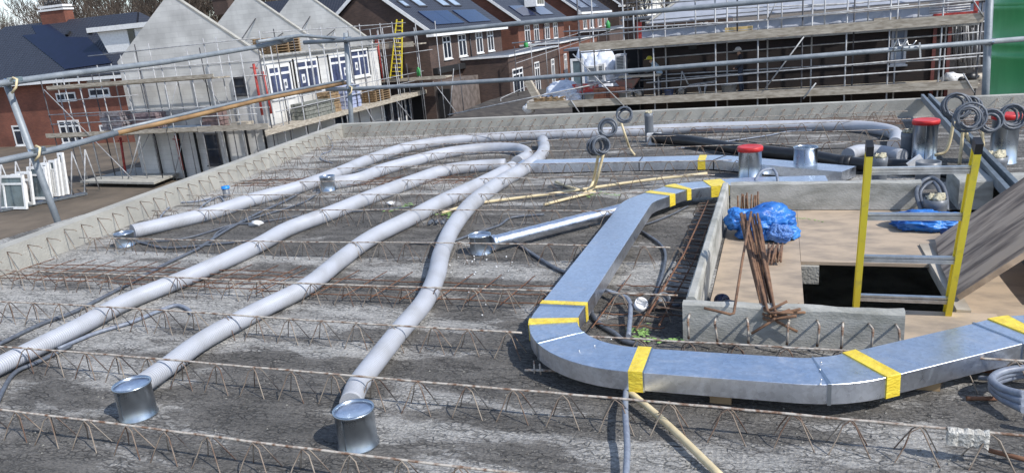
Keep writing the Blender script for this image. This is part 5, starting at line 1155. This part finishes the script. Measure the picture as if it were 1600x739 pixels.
for (a, b, c_, d_, lab) in ((396, 100, 410, 180, 'taller red prop at the corner of the first white gable'), (410, 112, 424, 178, 'shorter red prop left of the white house windows'), (188, 215, 196, 270, 'dark red prop under the scaffold at the first gable'), (274, 212, 286, 266, 'dark red prop near the middle of the lower white wall')):
    s = MB(); p, q_ = PY(a, b, 33.75), PY(c_, d_, 33.75); s.bar(p, q_, .07, 8); s.bar(p + V((-.25, 0, -.2)), p + V((.2, 0, -.25)), .03, 6); single('steel_prop', s, red_pt, lab, 'prop', q_, group='red steel props')
def pallets(c, n, label, w_=1.1, d_=1.0, dx='x'):
    for k in range(n):
        s = MB(); z = c.z + k * .145
        for j in (-1, 0, 1): s.box((c.x - w_ / 2, c.y + j * d_ * .42 - .05, z), (c.x + w_ / 2, c.y + j * d_ * .42 + .05, z + .11))
        for j in range(5): s.box((c.x - w_ / 2 + j * (w_ - .13) / 4, c.y - d_ / 2, z + .112), (c.x - w_ / 2 + j * (w_ - .13) / 4 + .13, c.y + d_ / 2, z + .138))
        single('pallet', s, pallet_w, ('bottom wooden pallet ' if k == 0 else 'topmost wooden pallet ' if k == n - 1 else ['second', 'third', 'fourth', 'fifth', 'sixth'][k - 1] + ' wooden pallet from below ') + label, 'pallet', V((c.x, c.y, z)), group='stacked wooden pallets')
pallets(V((-26.8, 37.0, .985)), 6, 'in the stack under the top rail', 1.5, 2.6)
pallets(V((-25.2, 44.6, -2.69)), 6, 'in the stack beside the corner post', 1.0, 2.2)
# wrapped block packs and sheets on the long scaffold
for (x, y, z, sx, sy, sz, m_, lab) in ((-25.2, 41.0, -2.69, .9, 1.6, 1.4, mat('pale_blue_pack', (.42, .46, .62), (.3, .34, .5), rough=.6, scale=4), 'pale blue wrapped pack on the scaffold under the white windows'),
        (-25.2, 37.2, -2.69, .95, 3.0, .9, mat('grey_rubble_pack', (.25, .25, .22), (.12, .13, .11), rough=.9, scale=7, bump=.6), 'grey pile of strapped slats on the scaffold under the first window'),
        (-25.2, 38.9, -2.69, .8, 1.2, 1.25, pallet_w, 'tan wooden pack behind the grey pile of slats'),
        (-35.6, 33.1, -2.65, 1.5, .8, 1.25, mat('grey_brick_pack', (.26, .25, .27), (.16, .13, .14), rough=.8, scale=6), 'grey wrapped brick pack on the scaffold beside the red house'),
        (-33.2, 33.1, -2.65, 1.7, .8, 1.1, mat('purple_brick_pack', (.24, .19, .2), (.14, .1, .11), rough=.9, scale=6), 'purple brown brick pack on the scaffold of the first gable'),
        (-28.7, 33.1, -2.65, 1.1, .8, 1.2, mat('brown_brick_pack', (.22, .15, .14), (.13, .09, .09), rough=.9, scale=6), 'brown brick pack on the scaffold below the dark gable window'),
        (-26.9, 33.0, -2.65, .9, .7, .35, wood_l, 'low pile of yellowish planks at the scaffold corner'),
        (-30.3, 32.9, -2.655, 3.2, .6, .3, blue_sheet, 'blue grey folded sheet lying along the scaffold deck')):
    s = MB(); nl = max(2, int(sz / .22)); 
    for k in range(nl):
        j = .02 * math.sin(k * 2.7 + x); s.box((x - sx / 2 + j, y - sy / 2 + j, z + sz * k / nl + .002), (x + sx / 2 + j, y + sy / 2 + j, z + sz * (k + .88) / nl))
    single('material_pack', s, m_, lab, 'pack', V((x, y, z)), group='material packs on the scaffolds')
# gutter downpipe / light tube: small green bottles
for q_, Y, lab in (((654, 113), 49.6, 'small green gas bottle on the scaffold right of the yellow ladder'), ((822, 72), 71.0, 'small green gas bottle on the flat roof of the second brick house'), ((950, 41), 88, 'far green gas bottle on a flat roof beside scaffold tubes')):
    p = PY(*q_, Y); k = Y / 49.6 * .55; s = MB(); s.lathe([(.0, -.5 * k), (.26 * k, -.5 * k), (.27 * k, .3 * k), (.14 * k, .5 * k), (.1 * k, .6 * k), (0, .62 * k)], p, 14); single('gas_bottle', s, mat('bright_green', (.05, .33, .09), rough=.5), lab, 'gas bottle', p - V((0, 0, .5 * k)), group='green gas bottles')

# ---- window units standing on the ground at the left
def window_unit(x0, x1, yt, yb, Y, label, lean=.25, glassy=True, mull=(.5,)):
    a, b = PY(x0, yb, Y), PY(x1, yb - (x1 - x0) * .06, Y); zb_ = min(a.z, b.z); zt_ = PY((x0 + x1) / 2, yt, Y).z
    t = thing('window_unit', label, 'window frame', V((a.x, Y, zb_)), 'window frames standing on the ground')
    w_ = b.x - a.x; h_ = zt_ - zb_; tt = min(.12, w_ * .4); s = MB()
    def pt(u, z, e): return V((a.x + u, Y + e + lean * (z / h_), zb_ + z))
    def bx(u0, u1, v0, v1, e0, e1): s.prism([pt(u0, v0, e0), pt(u1, v0, e0), pt(u1, v1, e0), pt(u0, v1, e0)], (0, e1 - e0, 0))
    bx(0, tt, 0, h_, 0, .12); bx(w_ - tt, w_, 0, h_, 0, .12)
    if w_ > .35:
        bx(tt, w_ - tt, 0, tt, 0, .12); bx(tt, w_ - tt, h_ - tt, h_, 0, .12); bx(tt, w_ - tt, h_ * .72, h_ * .72 + .09, .003, .117)
        for m_ in mull: bx(w_ * m_ - .05, w_ * m_ + .05, tt, h_ * .72, .003, .117)
    part('frame', s, white_pt, t)
    if glassy and w_ > .35:
        s = MB(); s.prism([pt(tt * .8, tt * .8, .05), pt(w_ - tt * .8, tt * .8, .05), pt(w_ - tt * .8, h_ - tt * .8, .05), pt(tt * .8, h_ - tt * .8, .05)], (0, .02, 0)); part('pane', s, mat('pane_pale', (.12, .16, .18), (.07, .09, .1), rough=.1, scale=2), t)
    return t
window_unit(-22, 40, 276, 327, 26.8, 'white double window frame with glass at the left frame edge')
window_unit(22, 34, 274, 324, 27.2, 'narrow white frame strapped behind the glazed double window')
window_unit(31, 52, 270, 320, 27.5, 'white frame pair with timber straps next to the double window', glassy=False)
window_unit(47, 75, 262, 312, 28.0, 'white single window frame with dark glass left of the first post', mull=())
window_unit(70, 80, 256, 311, 28.2, 'tall narrow white frame just behind the first post')
window_unit(82, 92, 252, 307, 28.6, 'tall white frame right of the first post')
window_unit(92, 98, 250, 306, 28.9, 'thin white frame between two taller ones right of the post')
window_unit(98, 106, 240, 304, 29.2, 'rightmost tall white frame in the outdoor rack')
t = thing('steel_rack', 'grey steel rack holding the white window frames on the soil', 'rack', PY(60, 325, 27.6))
a, b = G(-20, 333, GZ + .1), G(135, 302, GZ + .1)
s = MB(); s.beam(a, b, .35, .12); part('base_rail', s, galv_dull, t)
for k in range(7):
    p = a.lerp(b, (k + .5) / 7); s = MB(); s.bar(p + V((0, .3, 0)), p + V((.1, .9, 2.3)), .04); s.bar(p + V((0, 1.3, 0)), p + V((.1, .9, 2.3)), .035); part('a_frame', s, scaf_steel, t)

# concrete base plate with planks left of the first gable
s = MB(); p = [G(125, 283, GZ + .35), G(210, 262, GZ + .35), G(300, 262, GZ + .35), G(240, 285, GZ + .35)]; s.prism([v for v in p], (0, 0, -.12)); single('concrete_base', s, precast, 'pale concrete plate raised over the soil by the first gable', 'plate', p[0])

# ---- soil mound before the brick fronts
t = MB(); n = 26
for j in range(n):
    for i in range(n):
        u, v = i / (n - 1), j / (n - 1); x = -20.0 + u * 12; y = 36 + v * 40
        z = GZ - .1 + 1.9 * math.sin(math.pi * min(1, v * 1.1 + .05)) ** .5 * (1 - u) ** 1.1 + .2 * noise.noise(V((x * .5, y * .4, 0)))
        t.v.append(V((x, y, z)))
for j in range(n - 1):
    for i in range(n - 1): t.f.append([j * n + i, j * n + i + 1, (j + 1) * n + i + 1, (j + 1) * n + i]); t.sm.append(True)
single('terrain', t, mat('dark_soil', (.075, .065, .055), (.035, .03, .027), rough=.95, scale=1.5, bump=.6, bscale=6), None, None, (-14, 56, GZ), kind='structure', recalc=False)

# ================================================================== THINGS ON THE RIGHT PLATFORM
ZP = dl - .02
def onp(px, Y=32.0): return PY(px, 150, Y).x
# bricks
t = thing('brick_pack', 'stack of red brown bricks on the plank deck left of the wheelbarrow', 'brick pack', V((onp(958, 31.6), 31.6, ZP)))
for k in range(5):
    s = MB(); x = onp(930, 31.6)
    for j in range(6): s.box((x + j * .235, 31.3, ZP + k * .11 + .004), (x + j * .235 + .22, 31.95, ZP + k * .11 + .1))
    part('brick_layer', s, brick_or, t)
# tubs
def tub(px, Y, r_, h_, label, m_=None):
    c = V((PY(px, 140, Y).x, Y, ZP)); s = MB(); s.lathe([(r_ * .75, 0), (r_, h_ - .02), (r_ * 1.08, h_ - .02), (r_ * 1.08, h_), (r_ * .96, h_), (r_ * .72, .05), (0, .05)], c, 24)
    single('mortar_tub', s, m_ or pvc, label, 'tub', c, group='mortar tubs on the deck')
tub(1139, 31.8, .32, .38, 'dark mortar tub beside the man in the white helmet'); tub(922, 31.5, .3, .36, 'pale mortar tub in front of the white film heap', mat('pale_tub', (.3, .31, .32), rough=.7)); tub(976, 31.4, .28, .33, 'grey mortar tub under the folded wheelbarrow', mat('mid_tub', (.2, .21, .22), rough=.7))
tub(1045, 31.7, .2, .3, 'small dark blue bucket between the two wheelbarrows', mat('blue_tub', (.03, .05, .12), rough=.6))
def wheelbarrow(px, Y, label, flip=1, body=None):
    c = V((PY(px, 140, Y).x, Y, ZP)); t = thing('wheelbarrow', label, 'wheelbarrow', c, 'wheelbarrows on the deck')
    s = MB(); P = [c + V((.2 * math.cos(a_ * math.pi / 9), 0, .2 + .2 * math.sin(a_ * math.pi / 9))) for a_ in range(19)]; s.tube(P, .045, 8, cap=False); w_ = part('wheel', s, black_pl, t)
    s = MB(); s.lathe([(.0, -.03), (.13, -.03), (.13, .03), (0, .03)], c + V((0, 0, .2)), 16, (0, 1, 0)); part('rim', s, mat('grey_rim', (.35, .33, .3), rough=.6), w_)
    for sd in (-1, 1):
        s = MB(); s.tube([c + V((0, sd * .07, .2)), c + V((flip * .35, sd * .22, .42)), c + V((flip * 1.4, sd * .28, .55 if body else .5))], .02, 6); part('handle', s, scaf_steel, t)
        s = MB(); s.tube([c + V((flip * .7, sd * .24, .45)), c + V((flip * .8, sd * .26, .0)), c + V((flip * .95, sd * .26, .0)), c + V((flip * 1.0, sd * .25, .48))], .018, 6); part('leg', s, scaf_steel, t)
    if body:
        s = MB(); A_ = [(-.1, -.3, .85), (.9, -.3, .8), (.9, .3, .8), (-.1, .3, .85)]; B_ = [(.2, -.18, .45), (.65, -.18, .45), (.65, .18, .45), (.2, .18, .45)]
        s.loft([[c + V((flip * x, y, z)) for x, y, z in B_], [c + V((flip * x, y, z)) for x, y, z in A_]]); part('tray', s, body, t)
    else:
        s = MB(); s.bar(c + V((flip * .05, 0, 1.0)), c + V((flip * .3, 0, .45)), .03); s.bar(c + V((0, -.05, .4)), c + V((flip * .05, 0, 1.0)), .02); part('front_frame', s, scaf_steel, t)
wheelbarrow(997, 31.7, 'wheelbarrow with dull red tray near the crouching worker', -1, mat('dull_red_tray', (.25, .11, .09), (.16, .12, .1), rough=.7, scale=6))
wheelbarrow(1064, 31.9, 'bare wheelbarrow frame without tray against the shaded brick wall', 1)
# film heap, wrapped dome, louvre units, door frame
def film_heap(px, py, Y, rx, ry, rz, label, seed):
    c = PY(px, py, Y); c.z = ZP; s = bag(c, 1, (rx, ry, rz), '', seed, fl=ZP)
    for i, v in enumerate(s.v):
        if v.z < ZP: s.v[i] = V((v.x, v.y, ZP))
    return single('film_heap', s, film, label, 'film heap', c, group='white film heaps')
film_heap(882, 160, 32.3, 1.1, .8, .75, 'low sloping heap under white film at the left end of the deck', 4)
film_heap(935, 140, 34.2, 1.45, 1.0, 1.85, 'tall rounded load under white film behind the deck', 8)
def unit(px0, px1, py0, py1, Y, label):
    a, b = PY(px0, py1, Y), PY(px1, py0, Y); t = thing('louvre_unit', label, 'louvre unit', V((a.x, Y, a.z)), 'louvred units on the deck')
    s = MB(); s.box((a.x, Y, a.z), (b.x, Y + .5, b.z)); part('casing', s, white_pl, t)
    s = MB(); n_ = 9
    for k in range(n_): z = a.z + (b.z - a.z) * (.12 + .8 * k / n_); s.box((a.x + .07, Y - .02, z), (b.x - .07, Y - .002, z + (b.z - a.z) * .05))
    part('louvre', s, dark_cond, t)
unit(918, 934, 103, 128, 33.0, 'grey louvred unit in front of the tall film covered load'); unit(934, 943, 100, 128, 33.1, 'narrow louvred unit right beside the wider one'); unit(962, 976, 85, 113, 33.2, 'tall louvred unit right of the film covered load')
t = thing('door_frame', 'white door with grey glass leaning at the dark shed by the deck', 'door', V((PY(893, 130, 32.8).x, 32.8, ZP)))
a, b = PY(893, 130, 32.8), PY(911, 95, 32.8); s = MB(); s.box((a.x, 32.8, ZP), (a.x + .1, 32.88, b.z)); s.box((b.x - .1, 32.8, ZP), (b.x, 32.88, b.z)); s.box((a.x, 32.8, b.z), (b.x, 32.88, b.z + .1)); s.box((a.x + .1, 32.8, ZP), (b.x - .1, 32.88, ZP + .4)); part('frame', s, white_pt, t)
s = MB(); s.box((a.x + .1, 32.83, ZP + .4), (b.x - .1, 32.85, b.z)); part('pane', s, mat('grey_glass', (.12, .17, .19), rough=.2), t)
# dark shed behind
t = thing('site_shed', 'dark open shed behind the louvred units and film covered load', 'shed', V((-7, 36.5, GZ)))
a, b = PY(890, 90, 36.5), PY(990, 82, 36.5); s = MB(); s.box((a.x, 36.4, GZ), (b.x + .8, 38, -.05)); part('wall', s, black_open, t); s = MB(); s.box((a.x - .2, 36.2, -.048), (b.x + .9, 38.1, .06)); part('roof', s, dark_cond, t)
s = MB(); p = PY(906, 132, 31.9); s.box((p.x - .35, 31.9, p.z - .45), (p.x + .75, 32.2, p.z)); single('red_crate', s, mat('red_crate', (.5, .05, .04), (.4, .3, .3), rough=.5, scale=3, pos=(.45, .5)), 'red and white box beside the white door on the deck', 'crate', V((p.x, 32, p.z - .45)))
# wood plank on top of trestle
s = MB(); a, b = PY(968, 120, 31.6), PY(1032, 115, 31.6); s.box((a.x, 31.4, a.z - .06), (b.x, 31.9, a.z + .02)); t = thing('trestle_table', 'plank table with pale top left of the worker in the light shirt', 'trestle', V((a.x, 31.6, ZP))); part('top', s, wood_l, t)
for x in (a.x + .1, b.x - .1): s = MB(); s.bar((x, 31.65, ZP), (x, 31.65, a.z - .06), .035); part('leg', s, scaf_steel, t)
s = MB(); c = PY(838, 150, 31.3); s.beam(V((c.x - .35, 31.3, ZP + 1.05)), V((c.x + .15, 31.3, ZP + .05)), .25, .3); single('timber_offcut', s, wood_l, 'thick pale timber leaning at the left end of the deck', 'timber', V((c.x, 31.3, ZP)))
s = MB(); s.blob(PY(826, 170, 31.4), .25, 3, .4, sub=2); single('rubble_sack', s, white_pl, 'grey white sack at the far left end of the deck', 'sack', PY(826, 176, 31.4))
pallets(V((PY(862, 163, 31.6).x, 31.6, ZP)), 2, 'under the low film heap', 1.3, .9)
# storage of tubes and ladders right of the brick wall
t = thing('tube_rack', 'upright rack full of scaffold tubes right of the shaded brick wall', 'rack', V((PY(1505, 100, 33.6).x, 33.6, ZP)))
rr = random.Random(5)
for k in range(24):
    x = 1482 + k * 2.5; yv = 33.6 + rr.uniform(0, .8); a, b = PY(x, rr.uniform(92, 112), yv), PY(x + rr.uniform(-4, 4), rr.uniform(30, 45), yv); s = MB(); s.bar(a, b, rr.uniform(.02, .045), 6); part('tube', s, scaf_steel if k % 3 else dark_steel, t)
s = MB(); a = PY(1480, 98, 34.9); s.box((a.x - .2, 34.8, ZP), (a.x + 2.6, 34.9, 1.1)); part('back_panel', s, mat('dark_mesh_panel', (.07, .07, .075), (.035, .035, .04), rough=.9, scale=8), t)
for q_, sz, m_, lab in (((1489, 101), .28, white_pl, 'white sack on the ground below the tube rack'), ((1500, 106), .22, black_pl, 'black sack below the tube rack'), ((1518, 98), .25, black_pl, 'dark heap by the far end of the deck'), ((1525, 112), .2, wood_l, 'tan lump of wood by the end upright')):
    p = PY(*q_, 32.4); s = MB(); p.z = ZP + sz * .4; s.blob(p, sz, seed=q_[0], amp=.4, sc=(1.3, 1, .7)); single('sack', s, m_, lab, 'sack', p - V((0, 0, sz * .4)), group='sacks below the tube rack')
t = thing('red_trailer', 'red frame of a trailer with stacked tubes on the upper deck', 'trailer', PY(1465, 25, 31.6))
a, b = PY(1458, 26, 31.6), PY(1527, 19, 31.6); a.z = b.z = dzt + .0; s = MB(); s.box((a.x, 31.5, a.z + .03), (b.x, 31.62, a.z + .18)); s.box((b.x - .12, 31.48, a.z + .181), (b.x, 31.64, a.z + .5)); part('frame', s, red_pt, t)
for k in range(5): s = MB(); s.bar((a.x - .1, 31.75 + k * .03, a.z + .22 + k * .085), (b.x - .2, 31.75, a.z + .24 + k * .09), .035, 6); part('tube', s, scaf_steel, t)
# red uprights left of foil roof
for (px, py, lab) in ((998, 62, 'red post standing beside the left end of the foil wall'),):
    p = PY(px, py, 32.3); s = MB(); s.box((p.x - .08, 32.3, dzt - .1), (p.x + .12, 32.4, dzt + .75)); single('red_post', s, red_pt, lab, 'post', V((p.x, 32.3, dzt - .1)))

s = MB(); a, b = PY(1133, 50, Yf + .3), PY(1176, 37, Yf + .3)
for k in range(3): s.box((a.x, Yf + .1, dzt - .09 + k * .13), (b.x, Yf + .5, dzt - .09 + k * .13 + .1))
single('timber_stack', s, mat('fresh_timber', (.62, .46, .2), (.48, .34, .15), rough=.8), 'fresh yellow timber stack on the upper deck before the foil wall', 'timber', V((a.x, Yf + .3, dzt)))
# ---- people
def person(c, joints, mats_, label, helmet, hs=1.0, faces=None):
    c = V(c); t = thing('person', label, 'person', c)
    names = list(joints); vid = {n_: i for i, n_ in enumerate(names)}
    edges = [('pelvis', 'belly'), ('belly', 'chest'), ('chest', 'neck'), ('neck', 'head'), ('chest', 'shl'), ('shl', 'ell'), ('ell', 'wrl'), ('wrl', 'hal'), ('chest', 'shr'), ('shr', 'elr'), ('elr', 'wrr'), ('wrr', 'har'), ('pelvis', 'hil'), ('hil', 'knl'), ('knl', 'anl'), ('anl', 'tol'), ('pelvis', 'hir'), ('hir', 'knr'), ('knr', 'anr'), ('anr', 'tor')]
    me = bpy.data.meshes.new('body'); me.from_pydata([V(joints[n_][:3]) for n_ in names], [(vid[a], vid[b]) for a, b in edges], [])
    o = bpy.data.objects.new('body_tmp', me); COL.objects.link(o)
    md = o.modifiers.new('s', 'SKIN'); sv = me.skin_vertices[0].data
    for i, n_ in enumerate(names): sv[i].radius = (joints[n_][3], joints[n_][4] if len(joints[n_]) > 4 else joints[n_][3]); sv[i].use_root = n_ == 'pelvis'
    sb = o.modifiers.new('b', 'SUBSURF'); sb.levels = 2
    dg = bpy.context.evaluated_depsgraph_get(); dg.update(); nm_ = bpy.data.meshes.new_from_object(o.evaluated_get(dg)); bpy.data.objects.remove(o)
    for m_ in mats_: nm_.materials.append(m_)
    zc, zh = joints['pelvis'][2] + .06, joints['neck'][2] + .05
    H_ = V(joints['head'][:3]); HL, HR = V(joints['hal'][:3]), V(joints['har'][:3])
    for p in nm_.polygons:
        p.use_smooth = True; q_ = p.center
        p.material_index = 2 if ((q_ - H_).length < .15 or (q_ - HL).length < .09 or (q_ - HR).length < .09) else (0 if q_.z < zc and (q_ - HL).length > .2 and (q_ - HR).length > .2 else 1)
    b = bpy.data.objects.new('body', nm_); COL.objects.link(b); b.parent = t; ORG[b.name] = c
    s = MB(); hd = c + H_; s.lathe([(.150, 0), (.135, .012), (.125, .05), (.1, .1), (.05, .135), (0, .14)], hd + V((0, 0, .045)), 20); s.beam(hd + V((-.1, 0, .052)), hd + V((-.19, 0, .045)), .16, .012); part('helmet', s, helmet, t)
std = dict(pelvis=(0, 0, .93, .13, .15), belly=(0, 0, 1.1, .13, .15), chest=(-.02, 0, 1.32, .14, .17), neck=(-.04, 0, 1.5, .06), head=(-.09, 0, 1.62, .10, .095), shl=(0, -.2, 1.4, .075), ell=(-.02, -.27, 1.12, .05), wrl=(-.2, -.2, .98, .035), hal=(-.28, -.17, .97, .035), shr=(0, .2, 1.4, .075), elr=(.02, .26, 1.12, .05), wrr=(-.16, .22, .95, .035), har=(-.24, .2, .93, .035), hil=(0, -.1, .86, .1), knl=(-.03, -.12, .48, .065), anl=(.02, -.12, .09, .045), tol=(-.16, -.13, .04, .04), hir=(0, .1, .86, .1), knr=(.03, .12, .48, .065), anr=(.1, .12, .09, .045), tor=(-.08, .13, .04, .04))
pc = V((PY(1157, 140, 32.1).x, 32.1, ZP))
person(pc, std, [mat('dark_jeans', (.035, .045, .07), rough=.9, scale=8), cloth_d, skin_m], 'man in dark clothes and white helmet standing at the shaded brick wall', white_pl)
cr_ = dict(std)
cr_.update(pelvis=(.1, 0, .78, .13, .15), belly=(.03, 0, .95, .13, .15), chest=(-.12, 0, 1.14, .14, .17), neck=(-.25, 0, 1.27, .06), head=(-.36, 0, 1.34, .10, .095), shl=(-.14, -.2, 1.2, .075), ell=(-.3, -.25, .98, .05), wrl=(-.5, -.18, .95, .035), hal=(-.58, -.15, .96, .035), shr=(-.14, .2, 1.2, .075), elr=(-.3, .25, .98, .05), wrr=(-.5, .2, .92, .035), har=(-.58, .18, .92, .035), hil=(.08, -.1, .74, .1), knl=(-.12, -.12, .44, .065), hir=(.08, .1, .74, .1), knr=(.0, .12, .42, .065))
pc = V((PY(1030, 150, 32.1).x, 32.1, ZP))
cr_ = {k: (v[0], v[1], v[2] * 1.12, *v[3:]) for k, v in cr_.items()}
person(pc, cr_, [cloth_d, cloth_l, skin_m], 'bent worker in a pale blue shirt with yellow helmet at the plank table', mat('yellow_helmet', (.6, .55, .05), rough=.4))

# ================================================================== BARE TREES
def tree_mesh(seed, Ht=15.0):
    rr = random.Random(seed); tr, cr2 = MB(), MB()
    def grow(mb, p, d, L, r_, lev):
        n_ = 3 if lev < 2 else 2; pts = [p]; dd = d.copy()
        for k in range(n_):
            dd = (dd + V((rr.gauss(0, .12), rr.gauss(0, .12), rr.gauss(.04, .05)))).normalized(); pts.append(pts[-1] + dd * L / n_)
        mb.tube(pts, lambda t: r_ * (1 - .45 * t), 5 if lev < 2 else 3, cap=False)
        if lev >= 5: return
        nb = (6, 5, 4, 4, 3)[lev]
        for k in range(nb):
            f = rr.uniform(.3, 1.0) if k else 1.0; i = min(len(pts) - 2, int(f * (len(pts) - 1))); q_ = pts[i].lerp(pts[i + 1], f * (len(pts) - 1) - i)
            ax_ = V((rr.gauss(0, 1), rr.gauss(0, 1), rr.gauss(0, .4))).normalized(); nd = (dd + ax_ * rr.uniform(.35, .8) + V((0, 0, .18))).normalized()
            grow(cr2 if lev >= 1 else tr, q_, nd, L * rr.uniform(.5, .74), max(.018, r_ * .5), lev + 1)
    grow(tr, V((0, 0, 0)), V((0, 0, 1)), Ht * .38, .22, 0)
    return tr.mesh('trunk', bark, recalc=False), cr2.mesh('crown', twig, recalc=False)
TM = [tree_mesh(s_) for s_ in (3, 8, 15, 22)]
rr = random.Random(77); k = 0
def tree(x, y, sc_, label):
    global k
    o = bpy.data.objects.new('bare_tree', None); COL.objects.link(o); o.location = (x, y, GZ); o.rotation_euler = (0, 0, rr.uniform(0, 6.28)); o.scale = (sc_, sc_, sc_); tag(o, label, 'tree', 'bare trees behind the houses')
    a, b = TM[k % 4]; k += 1
    for nme, me_ in (('trunk', a), ('crown', b)):
        q_ = bpy.data.objects.new(nme, me_); COL.objects.link(q_); q_.parent = o
for i in range(30):
    px = -14 + i * 20; Y = 86 + rr.uniform(0, 30); p = PY(px, 60, Y); tree(p.x, Y, (1.2 if px < 75 else 1.5) * rr.uniform(.9, 1.12) * Y / 98, 'leafless winter tree in the dense row behind the roofs at the upper left')
for i in range(5):
    px = 950 + i * 26; p = PY(px, 0, 125); tree(p.x, 125 + 3 * i, 1.1, 'leafless winter tree far behind the end of the brick street')
